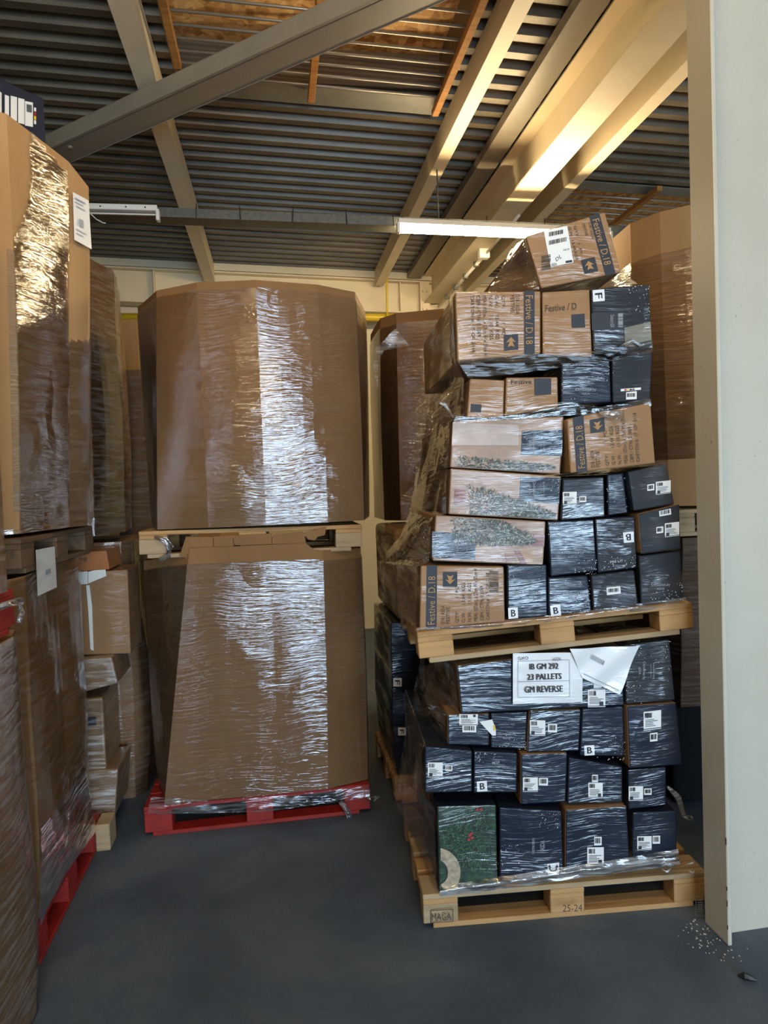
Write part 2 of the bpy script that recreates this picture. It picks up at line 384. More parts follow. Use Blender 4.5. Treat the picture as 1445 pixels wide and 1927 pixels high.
# steel: purlins and beams
def ibeam_prof(w, h, t=.012, tw=.010, ch=False):
    if ch: return [(-w/2, 0, 0), (w/2, 0, 0), (w/2, 0, t), (-w/2+tw, 0, t), (-w/2+tw, 0, h-t), (w/2, 0, h-t), (w/2, 0, h), (-w/2, 0, h)]
    return [(-w/2, 0, 0), (w/2, 0, 0), (w/2, 0, t), (tw/2, 0, t), (tw/2, 0, h-t), (w/2, 0, h-t), (w/2, 0, h), (-w/2, 0, h), (-w/2, 0, h-t), (-tw/2, 0, h-t), (-tw/2, 0, t), (-w/2, 0, t)]
def steel_y(name, x, z, w, h, y0, y1, lab, ch=False, mat=cream, cat='beam', mirror=False):
    pr = ibeam_prof(w, h, ch=ch)
    if mirror: pr = [(-a_, b, c) for a_, b, c in pr][::-1]
    return tag(MB().prism(pr, (x, y0, z), (x, y1, z)).build(name, mat), lab, cat)
steel_y('roof_purlin', -.665, 4.31, .12, .20, -5.9, 8.45, 'cream steel purlin left of the board covered rooflight', ch=True, mirror=True)
steel_y('roof_purlin', 1.355, 4.27, .10, .18, -5.9, 8.45, 'cream steel purlin right of the board covered rooflight, above the lit lamp', ch=True)
steel_y('roof_beam', 2.02, 4.06, .22, .34, 2.62, 8.45, 'deep cream steel beam running back from the column')
steel_y('roof_purlin', 2.47, 4.19, .10, .20, -5.9, 8.45, 'cream steel purlin right of the deep beam', ch=True)
# packing angle on the deep beam's left, dark
tag(MB().hexa([(1.70, -5.9, 4.35), (1.86, -5.9, 4.35), (1.86, 8.4, 4.35), (1.70, 8.4, 4.35), (1.70, -5.9, 4.42), (1.86, -5.9, 4.42), (1.86, 8.4, 4.42), (1.70, 8.4, 4.42)]).build('support_angle', brace_m), 'dull brown steel angle along the left of the deep beam', 'beam')
# far cross beam with stiffeners
fb = tag(empty('cross_beam', (0, 8.5, 4.0)), 'deep cream cross beam below the far end of the roof', 'beam')
pr = ibeam_prof(.2, .40, .018, .012)
pr = [(0, a_, c) for a_, b, c in pr]
P(fb, MB().prism(pr, (-4.1, 8.56, zr(-4.1, 4.015)), (6, 8.56, zr(6, 4.015))).build('web_and_flanges', cream))
for x in (-1.30, 1.62, 2.25):
    P(fb, MB().box(x-.006, x+.006, 8.46, 8.56, zr(x, 4.03), zr(x, 4.40)).build('stiffener', cream))
P(fb, MB().box(1.86, 1.98, 8.435, 8.455, zr(1.9, 4.03), zr(1.9, 4.40)).build('end_plate', cream))
for i in range(3):
    for x in (1.90, 1.95):
        P(fb, MB().tube([(x, 8.436, 3.99+.11*i), (x, 8.412, 3.99+.11*i)], .018, 6).build('bolt', cream))
P(fb, MB().hexa([(-4.1, 8.44, zr(-4.1, 4.42)), (6, 8.44, zr(6, 4.42)), (6, 8.6, zr(6, 4.42)), (-4.1, 8.6, zr(-4.1, 4.42)), (-4.1, 8.44, zr(-4.1, 4.5)), (6, 8.44, zr(6, 4.5)), (6, 8.6, zr(6, 4.5)), (-4.1, 8.6, zr(-4.1, 4.5))]).build('closure_strip', creamw))
# diagonal brace under the purlins
A_, B_ = Vector((-1.75, 5.40, 4.16)), Vector((1.9, 2.39, 4.16))
d = (B_-A_).normalized(); s_ = Vector((d.y, -d.x, 0))      # s_ points toward the viewer's right
if s_.y > 0: s_ = -s_
prof = [s_*-.105, s_*.105, s_*.105+Vector((0, 0, .014)), s_*.075+Vector((0, 0, .014)), s_*.075+Vector((0, 0, .022)), s_*-.02+Vector((0, 0, .022)), s_*-.105+Vector((0, 0, .10))]
br = tag(empty('diagonal_brace', A_), 'brown grey steel brace crossing diagonally under the roof', 'brace')
P(br, MB().prism([s_*-.10, s_*.09, s_*.09+Vector((0, 0, .12)), s_*-.10+Vector((0, 0, .12))], A_, B_).build('channel', brace_m, bevel=.012, seg=2))
P(br, MB().prism([s_*.092+Vector((0, 0, -.004)), s_*.112+Vector((0, 0, -.004)), s_*.112+Vector((0, 0, .010)), s_*.092+Vector((0, 0, .010))], A_, B_).build('lip', brace_m))
P(br, MB().prism([s_*-.15+Vector((0, 0, .045)), s_*-.09+Vector((0, 0, -.004)), s_*-.09+Vector((0, 0, .05)), s_*-.15+Vector((0, 0, .11))], A_, B_).build('flange', brace_m))
P(br, MB().tube([atZ(132, 275, 4.162), atZ(132, 275, 4.162)-Vector((0, 0, .015))], .014, 8).build('bolt', brace_m))
# column (H section, its web runs to the right)
co_ = tag(empty('steel_column', (1.66, 2.46, 0)), 'white painted steel column at the right edge, chipped at its foot', 'column')
cb = atZ(1333, 1741, 0); cn = atZ(1371, 1778, 0)
P(co_, MB().box(1.655, 1.672, 2.385, 2.535, 0, 4.42).build('flange', column_m, bevel=.003))
P(co_, MB().box(1.672, 2.05, 2.455, 2.467, 0, 4.42).build('web', column_m))
P(co_, MB().box(2.05, 2.067, 2.385, 2.535, 0, 4.42).build('flange', column_m, bevel=.003))
for (px, py, w, h) in ((1367, 1672, 4, 8), (1368, 1700, 3, 12), (1369, 1745, 3, 8), (1368, 1585, 4, 14)):
    c = atX(px, py, 1.6545); P(co_, MB().box(1.6535, 1.6552, 2.385, 2.385+.004*w/3, c.z-.001*h, c.z+.001*h).build('paint_chip', rust))
m = MB()
for i in range(70):
    t = random.random(); c = atZ(1328, 1740, 0).lerp(atZ(1372, 1792, 0), t)
    c += Vector((random.gauss(-.035, .045), random.gauss(-.0, .05), .001))
    if c.x > 1.645 and 2.37 < c.y < 2.55: continue
    r = random.uniform(.0015, .005); an = random.random()*6
    pts = [c+Vector((r*math.cos(an+k*1.57)*random.uniform(.5, 1), r*math.sin(an+k*1.57), .0)) for k in range(4)]
    m.add([p for p in pts]+[p+Vector((0, 0, .0015)) for p in pts], [(0, 1, 2, 3), (4, 7, 6, 5), (0, 4, 5, 1), (1, 5, 6, 2), (2, 6, 7, 3), (3, 7, 4, 0)])
tag(m.build('paint_flakes', flake_m), 'cream paint flakes scattered on the floor at the column foot', 'debris', kind='stuff')
c = atZ(1403, 1843, 0); m = MB()
m.tube([c+Vector((-.02, .015, .006)), c+Vector((-.005, 0, .014)), c+Vector((.012, -.004, .008)), c+Vector((.03, -.02, .006))], [.004, .013, .012, .003], 6)
tag(m.build('black_scrap', black), 'small crumpled black scrap on the floor near the column', 'scrap')

# ------------------------------------------------------------------ services
tr = tag(empty('cable_tray', (0, 5.3, 3.9)), 'long galvanised cable tray slung across under the roof', 'cable tray')
ta, tb = Vector((-4.0, 5.3, 3.985)), Vector((5.9, 5.3, 3.80))
def ty(x): return ta.z + (tb.z-ta.z)*(x-ta.x)/(tb.x-ta.x)
P(tr, MB().prism([(0, 0, -.065), (0, .16, -.065), (0, .16, 0), (0, .155, 0), (0, .155, -.06), (0, .004, -.06), (0, .004, 0), (0, 0, 0)], ta, tb).build('tray_channel', galv))
P(tr, MB().prism([(0, -.006, -.07), (0, .01, -.07), (0, .01, -.063), (0, -.006, -.063)], ta, tb).build('tray_lip', galv))
for x in (-1.02, -.49, -.17, .21, .62, .98, 1.72, 2.20, 3.02):
    z = ty(x); P(tr, MB().tube([(x, -.012+5.3, z-.075), (x+random.uniform(-.01, .01), 5.286, z+.03)], .004, 5).build('cable_tie', black))
for x in (-1.0, ): P(tr, MB().tube([(x+.08, 5.2985, ty(x)-.03), (x+.08, 5.3, ty(x)-.03)], .012, 10).build('punched_hole', black))
rod = tag(MB().tube([(1.345, 5.33, ty(1.345)), (1.345, 5.33, 4.28)], .006, 6).build('hanger_rod', galv), 'thin threaded rod hanging the tray from the purlin', 'rod')
def lamp(name, x0, x1, y, z0, z1, lab, lit=True, tm=None):
    r = tag(empty(name, ((x0+x1)/2, y, min(z0, z1))), lab, 'lamp')
    A, B = Vector((x0, y, z0)), Vector((x1, y, z1))
    P(r, MB().prism([(0, -.03, .035), (0, .03, .035), (0, .03, .075), (0, -.03, .075)], A, B).build('housing', plast, bevel=.004))
    dx = (B-A).normalized()
    for q in (A, B):
        P(r, MB().box(q.x-.012, q.x+.012, y-.028, y+.028, q.z-.03, q.z+.05).build('end_cap', plast, bevel=.004))
    if lit: P(r, MB().tube([A+dx*.012, B-dx*.012], .026, 12).build('lit_tube', tm or tube_m, smooth=True))
    else: P(r, MB().prism([(0, -.008, .01), (0, .008, .01), (0, .008, .018), (0, -.008, .018)], A, B).build('tube_guard', plast))
    return r
tube_m = plain('glowing_tube', (1, .95, .85), .5, emit=(TUBE_C, TUBE_E)); tube_d = plain('weaker_glowing_tube', (1, .95, .85), .5, emit=(TUBE_C, 112.0))  # aisle tubes emit less than the one in view, set to balance the light
lamp('fluorescent_lamp', 1.005, 2.72, 5.24, 3.775, 3.735, 'lit fluorescent tube lamp below the cable tray')
un = lamp('fluorescent_lamp', -1.9, -.74, 5.15, 3.80, 3.795, 'unlit white lamp housing without tube below the cable tray', lit=False)
for x in (-1.12, -.95, -.82): P(un, MB().tube([(x, 5.118, 3.85), (x, 5.123, 3.85)], .006, 6).build('hole', black))
w0 = atY(172, 404, 5.14)
tag(MB().tube([w0+Vector((-.02, 0, .03)), w0, atY(182, 413, 5.13), atY(193, 419, 5.12), atY(199, 420, 5.12)], .004, 5).build('loose_wire', plast, smooth=True), 'loose white wire dangling from the unlit lamp housing', 'wire')
# lamps over the aisle behind the viewer light the load fronts
lamp('fluorescent_lamp', -1.0, .8, .9, 3.9, 3.84, 'lit fluorescent tube lamp over the aisle, nearest the viewer', tm=tube_d)
lamp('fluorescent_lamp', -.2, 1.6, -2.4, 3.86, 3.80, 'lit fluorescent tube lamp over the aisle, behind the viewer', tm=tube_d)
# conduit and junction box on the deep beam
jb = tag(empty('junction_box', atY(910, 478, 6.5)), 'white junction box with conduit along the deep beam', 'junction box')
c = jb.location.copy()
P(jb, MB().box(c.x-.05, c.x+.05, c.y-.04, c.y+.04, c.z-.045, c.z+.045).build('box', plast, bevel=.006))
P(jb, MB().tube([c+Vector((.02, .04, .0)), c+Vector((.02, 1.95, .0))], .016, 8).build('conduit', plast, smooth=True))
P(jb, MB().tube([c+Vector((.02, -.04, .0)), c+Vector((.03, -.9, .02))], .013, 8).build('conduit', plast, smooth=True))
for k in range(4): P(jb, MB().box(c.x-.005, c.x+.045, c.y+.3+.4*k, c.y+.33+.4*k, c.z-.022, c.z+.03).build('clip', galv))
p0 = atY(200, 596, 8.3)
tag(MB().tube([(-4, 8.3, p0.z), (5.9, 8.3, p0.z-.02)], .045, 12).build('yellow_pipe', yellow, smooth=True), 'yellow gas pipe running along the far wall', 'pipe')
tag(MB().tube([atY(727.5, 518, 8.2), atY(728.5, 595, 8.2)], .012, 6).build('pull_rope', yellow, smooth=True), 'yellow cord hanging from the purlin in front of the cross beam', 'cord')

# ------------------------------------------------------------------ pallets
def pallet(name, label, p0, p1, z, depth, h, mat, roll=0, style='eur', bmat=None):
    """p0,p1: front left / right corner on plan; z0,z1 height of the underside at each"""
    a0 = Vector((p0[0], p0[1], 0)); b0 = Vector((p1[0], p1[1], 0)); u = (b0-a0); L = u.length; u.normalize()
    v = Vector((-u.y, u.x, 0)); z0, z1 = z if isinstance(z, tuple) else (z, z)
    ux = (u*L + Vector((0, 0, z1-z0))).normalized(); w = ux.cross(v).normalized()
    if w.z < 0: w = -w
    M = Matrix(((ux.x, v.x, w.x, a0.x), (ux.y, v.y, w.y, a0.y), (ux.z, v.z, w.z, z0), (0, 0, 0, 1)))
    r = tag(empty(name, (0, 0, 0)), label, 'pallet'); r.matrix_world = M
    def bx(nm, x0, x1, y0, y1, zz0, zz1):
        o = MB().box(x0-(x0+x1)/2, x1-(x0+x1)/2, y0-(y0+y1)/2, y1-(y0+y1)/2, zz0-(zz0+zz1)/2, zz1-(zz0+zz1)/2).build(nm, mat if random.random() < .75 or bmat is None else bmat, bevel=.003)
        o.parent = r; o.location = ((x0+x1)/2, (y0+y1)/2, (zz0+zz1)/2)
        o.rotation_euler.z = random.uniform(-.004, .004); return o
    t = .022; bh = h-3*t; bw = .145; D = depth
    for xc in (0, L/2-bw/2, L-bw):
        for i, yc in enumerate((0, D/2-.05, D-.10)): bx('block', xc, xc+bw, yc, yc+.10, t, t+bh)
        bx('cross_board', xc, xc+bw, 0, D, t+bh, 2*t+bh)
    for yc in (0, D/2-.05, D-.10): bx('bottom_board', .04 if yc == 0 else 0, L-.06, yc, yc+.10, 0, t)
    ws = [.145, .10, .145, .10, .145] if D < .9 else [.145, .10, .10, .145, .10, .10, .145]
    gap = (D-sum(ws))/(len(ws)-1); yy = 0
    for wd in ws: bx('deck_board', 0, L, yy, yy+wd, 2*t+bh, h); yy += wd+gap
    return r, M
low_p, ML = pallet('wooden_pallet', 'pine pallet on the floor with stamped blocks, under the dark cartons', (.523, 2.735), (1.735, 2.636), 0, .8, .144, pine, bmat=pine2)
q0 = atP(790, 1250, Vector((.53, 2.74, 0)), Vector((.0825, .9966, 0))); q1 = atP(1307, 1191, Vector((.53, 2.74, 0)), Vector((.0825, .9966, 0)))
up_p, MU = pallet('wooden_pallet', 'tilted pine pallet between the two tiers of cartons on the right', (q0.x, q0.y), (q1.x, q1.y), (q0.z, q1.z), .8, .130, pine, bmat=pine2)
red_c, MC = pallet('red_pallet', 'red painted pallet on the floor under the middle carton', (-.775, 3.80), (.445, 3.795), 0, 1.0, .162, redm)
mid_p, MM = pallet('wooden_pallet', 'pine pallet between the two big cartons in the middle', (-.725, 3.775), (.455, 3.775), (1.500, 1.482), 1.0, .144, pine, bmat=pine2)
red_l, M_ = pallet('red_pallet', 'red painted pallet on the floor at the left, side on', (-1.0, 2.80), (-1.0, 3.80), 0, 1.2, .162, redm)
red_n, M_ = pallet('red_pallet', 'red pallet high at the left edge between two nearest loads', (-.93, 1.62), (-.93, 2.60), 1.375, 1.2, .15, redm)
left_p, M_ = pallet('wooden_pallet', 'dark brown pallet under the tall left carton', (-.99, 2.86), (-.96, 3.82), 1.545, 1.0, .14, dark_w)
# stamped block print on the floor pallet
fn = Vector((.0825, .9966, 0)); fp = Vector((.5225, 2.7335, 0))
def onp(px, py, off=.0): return atP(px, py, fp - fn*off, fn)
def quad(pts, off=0, f=onp): return [f(x, y, off) for x, y in pts]
text(quad([(813, 1719), (849, 1715), (849, 1729), (813, 1733)], .004), 'MAGA', ink_b, low_p, 'stamped_letters')
text(quad([(1053, 1690), (1088, 1687), (1088, 1700), (1053, 1703)], .004), '25-24', ink_b, low_p, 'stamped_letters')
text(quad([(1307, 1666), (1323, 1665), (1323, 1674), (1307, 1675)], .004), 'GT-', ink_b, low_p, 'stamped_letters')
text(quad([(1308, 1676), (1322, 1675), (1322, 1684), (1308, 1685)], .004), '107', ink_b, low_p, 'stamped_letters')
text(quad([(1309, 1687), (1320, 1686), (1320, 1694), (1309, 1695)], .004), 'HT', ink_b, low_p, 'stamped_letters')
def frame(pts, w, mat, parent, f=onp, off=.004, name='stamped_frame'):
    m = MB(); n = len(pts)
    for i in range(n):
        (x0, y0), (x1, y1) = pts[i], pts[(i+1) % n]
        L = math.hypot(x1-x0, y1-y0); nx, ny = -(y1-y0)/L*w/2, (x1-x0)/L*w/2
        m.add([f(x0+nx, y0+ny, off), f(x1+nx, y1+ny, off), f(x1-nx, y1-ny, off), f(x0-nx, y0-ny, off)], [(0, 1, 2, 3)])
    return P(parent, m.build(name, mat))
frame([(811, 1713), (852, 1708), (852, 1731), (811, 1736)], 1.2, ink_b, low_p)
frame([(1290, 1663), (1305, 1662), (1305, 1697), (1290, 1699)], 1.2, ink_b, low_p)
frame([(1305, 1662), (1325, 1660), (1326, 1690), (1305, 1697)], 1.2, ink_b, low_p)
m = MB()
for k in range(6): m.add([onp(1293, 1669+4*k, .004), onp(1302, 1668+4*k, .004), onp(1302, 1670+4*k, .004), onp(1293, 1671+4*k, .004)], [(0, 1, 2, 3)])
P(low_p, m.build('stamped_ear', ink_b))

# ------------------------------------------------------------------ boxes of the right hand loads
def front(v): return (lambda px, py, off=0: atP(px, py, fp + fn*(v-off), fn))
def carton_box(name, label, px, v, depth, fm, sm, group, cat='box', bev=.006):
    f = front(v); q = [f(x, y) for x, y in px]
    d = Vector((-.0, 1, 0)) if False else fn
    up = ((q[0]-q[3])+(q[1]-q[2])).normalized()
    rt = ((q[1]-q[0])+(q[2]-q[3])).normalized(); dv = up.cross(rt).normalized()
    if dv.dot(fn) < 0: dv = -dv
    # shrink a hair so neighbours do not touch
    c = (q[0]+q[1]+q[2]+q[3])/4; q = [p+(c-p)*.008 for p in q]
    bl, br_, tr_, tl = q[3], q[2], q[1], q[0]
    back = [p+fn*depth for p in (bl, br_, tr_, tl)]
    m = MB().hexa([bl, br_, back[1], back[0], tl, tr_, back[2], back[3]], 1, front=0)
    o = m.build(name, [fm, sm], bevel=bev, seg=2)
    # bevel may scramble indices: set by normal
    for p in o.data.polygons: p.material_index = 0 if p.normal.dot(fn) < -.8 else 1
    tag(o, label, cat, group); o['_v'] = v
    return o, f
def flat(o, f, pts, mat, name, off=.002, label=None):
    q = [f(x, y, off) for x, y in pts]; n = len(q)
    me = bpy.data.meshes.new(name); me.from_pydata([tuple(p) for p in q]+[tuple(p+fn*.0012) for p in q], [], [tuple(range(n))[::-1], tuple(range(n, 2*n))]+[(i, (i+1) % n, n+(i+1) % n, n+i) for i in range(n)])
    me.update(); c = link(name, me, mat); c.parent = o
    if label: c['label'] = label
    return c
def T(o, f, pts, body, mat, off=.0035, bold=0):
    q = [f(x, y, off) for x, y in pts]; t = text(q, body, mat, o, bold=bold); t.matrix_parent_inverse = Matrix.Identity(4); return t
def bars(o, f, x0, y0, x1, y1, n, mat=ink, off=.0035, vertical=True, sl=-.03, name='barcode'):
    m = MB(); k = 0
    while k < n:
        w = random.choice((.35, .6, .8))
        a_, b = k/n, (k+w)/n
        if vertical: xs = [(x0+(x1-x0)*a_, y0), (x0+(x1-x0)*b, y0), (x0+(x1-x0)*b, y1), (x0+(x1-x0)*a_, y1)]
        else: xs = [(x0, y0+(y1-y0)*a_), (x1, y0+(y1-y0)*a_), (x1, y0+(y1-y0)*b), (x0, y0+(y1-y0)*b)]
        m.add([f(x, y+(x-x0)*sl, off) for x, y in xs], [(0, 1, 2, 3)]); k += 1
    c = m.build(name, mat); c.parent = o; return c
def label_white(o, f, x0, y0, x1, y1, sl=-.03, icon='br', small=None):
    """white shipping label: barcode, text lines, black square icon"""
    L = lambda x, y: (x, y+(x-x0)*sl)
    o = flat(o, f, [L(x0, y0), L(x1, y0), L(x1, y1), L(x0, y1)], white, 'paper_label', .002); o_ = o.parent
    w, h = x1-x0, y1-y0
    bars(o, f, x0+w*.08, y0+h*.08, x0+w*.48, y0+h*.34, 11, sl=sl)
    m = MB()
    for k in range(5):
        yy = y0+h*(.44+.085*k); xe = x0+w*random.uniform(.55, .9)
        m.add([f(*L(x0+w*.1, yy), .0035), f(*L(xe, yy), .0035), f(*L(xe, yy+h*.03), .0035), f(*L(x0+w*.1, yy+h*.03), .0035)], [(0, 1, 2, 3)])
    yy = y0+h*.97
    m.add([f(*L(x0, yy-h*.05), .0035), f(*L(x1, yy-h*.05), .0035), f(*L(x1, yy-h*.01), .0035), f(*L(x0, yy-h*.01), .0035)], [(0, 1, 2, 3)])
    ix, iy = {'br': (.78, .80), 'bl': (.2, .82), 'tr': (.82, .15), 'tl': (.18, .18)}[icon]
    ix = x0+w*ix; iy = y0+h*iy; r = min(w, h)*.11
    m.add([f(*L(ix-r, iy-r), .0038), f(*L(ix+r, iy-r), .0038), f(*L(ix+r, iy+r), .0038), f(*L(ix-r, iy+r), .0038)], [(0, 1, 2, 3)])
    c = m.build('label_print', ink); c.parent = o
    if small:
        a0, b0, a1, b1 = small; L2 = lambda x, y: (x, y+(x-a0)*sl)
        o = flat(o_, f, [L2(a0, b0), L2(a1, b0), L2(a1, b1), L2(a0, b1)], white, 'barcode_label', .002)
        bars(o, f, a0+(a1-a0)*.12, b0+(b1-b0)*.15, a1-(a1-a0)*.12, b1-(b1-b0)*.25, 9, sl=sl)
def sticker(o, f, pts, ch, rot=0):
    o = flat(o, f, pts, white_f, 'letter_sticker', .002)
    p = [Vector(q).to_3d() for q in pts]; p = p[rot:]+p[:rot]
    c = sum(p, Vector((0, 0, 0)))/4
    ins = [c+(q-c)*.62 for q in p]
    mx = [(a_.x, a_.y) for a_ in ins]
    # narrow letters
    q0_, q1_, q2_, q3_ = ins; k = .14
    mx = [tuple((q0_.lerp(q1_, k))[:2]), tuple((q1_.lerp(q0_, k))[:2]), tuple((q2_.lerp(q3_, k))[:2]), tuple((q3_.lerp(q2_, k))[:2])]
    T(o, f, mx, ch, ink, .0036, bold=.002)
def dots(o, f, x0, y0, x1, y1, n, corner, r=.85):
    m = MB()
    for i in range(n):
        u_, w_ = random.random()**1.7, random.random()**1.7
        x = (x1-(x1-x0)*u_) if 'r' in corner else x0+(x1-x0)*u_
        y = (y1-(y1-y0)*w_) if 'b' in corner else y0+(y1-y0)*w_
        rr = r*random.uniform(.5, 1.15)
        m.add([f(x+rr*math.cos(k*1.047), y+rr*math.sin(k*1.047), .003) for k in range(6)], [tuple(range(6))])
    c = m.build('snow_dots', silverink); c.parent = o
def script(o, f, x, y, w, rot=False):
    """small silver brand script with two thin lines of copy"""
    def q(dx0, dy0, dx1, dy1):
        pts = [(dx0, dy0), (dx1, dy0), (dx1, dy1), (dx0, dy1)]
        if rot: return [(x-b, y+a_) for a_, b in pts]
        return [(x+a_, y+b) for a_, b in pts]
    T(o, f, q(-w*.5, 2, w*.5, 9), 'Christmas by', inkgrey)
    T(o, f, q(-w*.2, 11, w*.2, 15), 'ASDA', inkgrey)
    T(o, f, q(-w*.45, -14, w*.45, -11.5), 'CHRISTMAS TREE', inkgrey)
    T(o, f, q(-w*.35, -9, w*.35, -7), 'indoor and outdoor use', inkgrey)
def festive(o, f, q, d18='Festive / D.18', side='right', icon=True, copy=True):
    """end print of the festive carton, q = TL,TR,BR,BL pixels of the face in READING orientation of the big word
    (word runs along the top of the reading frame)"""
    Q = [Vector((*p, 0)) for p in q]
    def uv(u_, v_): p = bil(Q, u_, v_); return (p.x, p.y)
    def rect(u0, v0, u1, v1): return [uv(u0, v0), uv(u1, v0), uv(u1, v1), uv(u0, v1)]
    bd = flat(o, f, rect(.0, .075, 1, .20), ink, 'printed_band', .002)
    T(bd, f, rect(.07, .095, .83, .18), d18, kraft_l, .0036)
    if icon:
        ic = flat(o, f, rect(.66, .27, .90, .44), ink, 'tree_icon', .002)
        flat(ic, f, [uv(.70, .355), uv(.78, .30), uv(.765, .34), uv(.85, .315), uv(.83, .355), uv(.85, .395), uv(.765, .37), uv(.78, .415)], kraft_l, 'tree_shape', .0036)
    if copy:
        T(o, f, rect(.06, .25, .36, .295), 'D18 / ASDA', ink_b); T(o, f, rect(.06, .31, .33, .355), 'FESTIVE', ink_b)
        for k, (s, e) in enumerate((('QTY:        1  PC', .66), ('G.W.:    13.44  KGS', .72), ('N.W.:    11.10  KGS', .72), ('MEAS: 107cm L x 27cm W x 37cm H', .95), ('CBM / CTN: 0.1069', .66), ('CARTON #  17  OF  2118', .88))):
            v0 = .42+.072*k; T(o, f, rect(.06, v0, e, v0+.042), s, ink_b)
G1 = 'cartons on the tilted upper pallet'; G2 = 'dark cartons on the floor pallet at right'
def rot(q, k): return q[k:]+q[:k]
D = 1.0
# --- upper tier, bottom row
q = [(791, 1064), (949, 1066), (951, 1170), (789, 1186)]
o, f = carton_box('shipping_carton', 'brown printed carton at the lower left corner of the upper tier, beside the B cartons', q, .03, 1.05, kraft_f, kraft_d, G1)
festive(o, f, rot(q, 3)); bars(o, f, 921, 1075, 938, 1116, 14, ink_b, vertical=False, sl=0)
q = [(954, 1063), (1029, 1062), (1031, 1160), (955, 1166)]
o, f = carton_box('dark_carton', 'narrow navy carton with B sticker, directly right of the brown bottom carton', q, .035, D, navy, navy, G1)
sticker(o, f, [(956, 1144), (974, 1143), (975, 1163), (957, 1165)], 'B'); dots(o, f, 958, 1066, 1025, 1120, 26, 'l'); script(o, f, 1000, 1110, 36)
q = [(1031, 1087), (1106, 1083), (1114, 1152), (1032, 1159)]
o, f = carton_box('dark_carton', 'navy carton with B sticker, second dark one in the bottom row', q, .03, D, navy, navy, G1)
sticker(o, f, [(1035, 1140), (1054, 1138), (1056, 1158), (1037, 1160)], 'B'); dots(o, f, 1050, 1092, 1110, 1154, 40, 'br'); script(o, f, 1078, 1112, 40)
q = [(1112, 1083), (1194, 1073), (1202, 1139), (1116, 1150)]
o, f = carton_box('dark_carton', 'dark carton with one small barcode in the bottom row above the tilted pallet', q, .03, D, navy2, navy2, G1)
flat(o, f, [(1141, 1106), (1167, 1103), (1168, 1117), (1142, 1120)], white, 'barcode_label'); bars(o, f, 1144, 1108, 1165, 1115, 12, sl=-.08)
q = [(1202, 1046), (1281, 1036), (1287, 1130), (1206, 1140)]
o, f = carton_box('dark_carton', 'charcoal carton with silver script at the lower right corner of the upper tier', q, .035, D, navy2, navy2, G1)
script(o, f, 1243, 1095, 36); dots(o, f, 1225, 1095, 1284, 1128, 45, 'br')
# --- second row
q = [(819, 969), (1028, 981), (1023, 1064), (813, 1056)]
o, f = carton_box('picture_carton', 'frosted tree picture carton with navy panel at its lower left', q, .05, D, peach, kraft_d, G1)
flat(o, f, [(813, 1000), (894, 1006), (894, 1053), (813, 1050)], navy, 'navy_panel'); dots(o, f, 815, 1003, 860, 1050, 34, 'l'); script(o, f, 866, 1024, 34, True)
flat(o, f, [(975, 1032), (1022, 1034), (1020, 1062), (990, 1061)], floorpr, 'wood_floor_picture'); flat(o, f, [(968, 1036), (978, 1037), (992, 1061), (980, 1061)], redbrown, 'stair_rail_picture', .0028)
flat(o, f, [(1004, 1005), (1025, 1006), (1024, 1028), (1000, 1027)], redbrown, 'gift_picture', .0028)
m = MB()
for a_, b in (((943, 1047), (972, 1045)), ((950, 1041), (953, 1059)), ((966, 1047), (972, 1061)), ((946, 1055), (970, 1053))): m.add([f(a_[0], a_[1]-1.3, .0035), f(b[0], b[1]-1.3, .0035), f(b[0]+1.5, b[1]+1.3, .0035), f(a_[0]+1.5, a_[1]+1.3, .0035)], [(0, 1, 2, 3)])
c = m.build('stool_picture', redbrown); c.parent = o
palepk = plain('pale_wall_print', (.44, .35, .30), .5, var=.2, scale=8, film=.5)
def tree(o, f, axis, half, n=900, mat=frost, lo=.002, mats=None):
    """frosted fir lying on its side: needle sprays around an axis of pixels"""
    m = MB(); (ax, ay), (bx_, by) = axis
    for i in range(n):
        t = random.random()**.8; w = half*(1-t)**.8+2
        s = random.uniform(-1, 1); x = ax+(bx_-ax)*t+random.uniform(-4, 4); y = ay+(by-ay)*t+s*w
        an = math.atan2(s*w*.8, 7*random.choice((1, -1)))+random.uniform(-.5, .5); L = random.uniform(3, 8); wd = random.uniform(.4, .9)
        dx, dy = math.cos(an), math.sin(an)
        off = lo+random.uniform(.0008, .0022)
        m.add([f(x-dy*wd, y+dx*wd, off), f(x+dx*L-dy*wd*.3, y+dy*L+dx*wd*.3, off), f(x+dx*L+dy*wd*.3, y+dy*L-dx*wd*.3, off), f(x+dy*wd, y-dx*wd, off)], [(0, 1, 2, 3)], random.choice((0, 0, 1, 1, 1, 2)))
    c = m.build('tree_picture', mats or [mat, dkfrost, ltfrost]); c.parent = o; return c
dkfrost = plain('shaded_branch_print', (.020, .026, .019), .6, film=.25); ltfrost = plain('snowy_branch_print', (.40, .42, .38), .6, film=.25)
def clampf(f, x0, x1, y0, y1): return lambda x, y, off=0: f(min(max(x, x0(y)), x1(y)), min(max(y, y0(x)), y1(x)), off)
ft = lambda xa, ya, xb, yb: (lambda x: ya+(yb-ya)*(x-xa)/(xb-xa))
fc = clampf(f, lambda y: 819, lambda y: 1025, ft(819, 971, 1028, 983), ft(813, 1054, 1023, 1062))
tree(o, fc, ((850, 978), (1003, 1018)), 40, 2600)
q = [(1030, 981), (1118, 977), (1124, 1075), (1036, 1086)]
o, f = carton_box('dark_carton', 'navy carton with silver script, right of the lower frosted tree picture', q, .045, D, navy, navy, G1)
script(o, f, 1077, 1035, 44); dots(o, f, 1032, 983, 1090, 1010, 26, 'l'); dots(o, f, 1080, 1050, 1122, 1080, 40, 'br')
q = [(1119, 976), (1195, 971), (1199, 1069), (1125, 1079)]
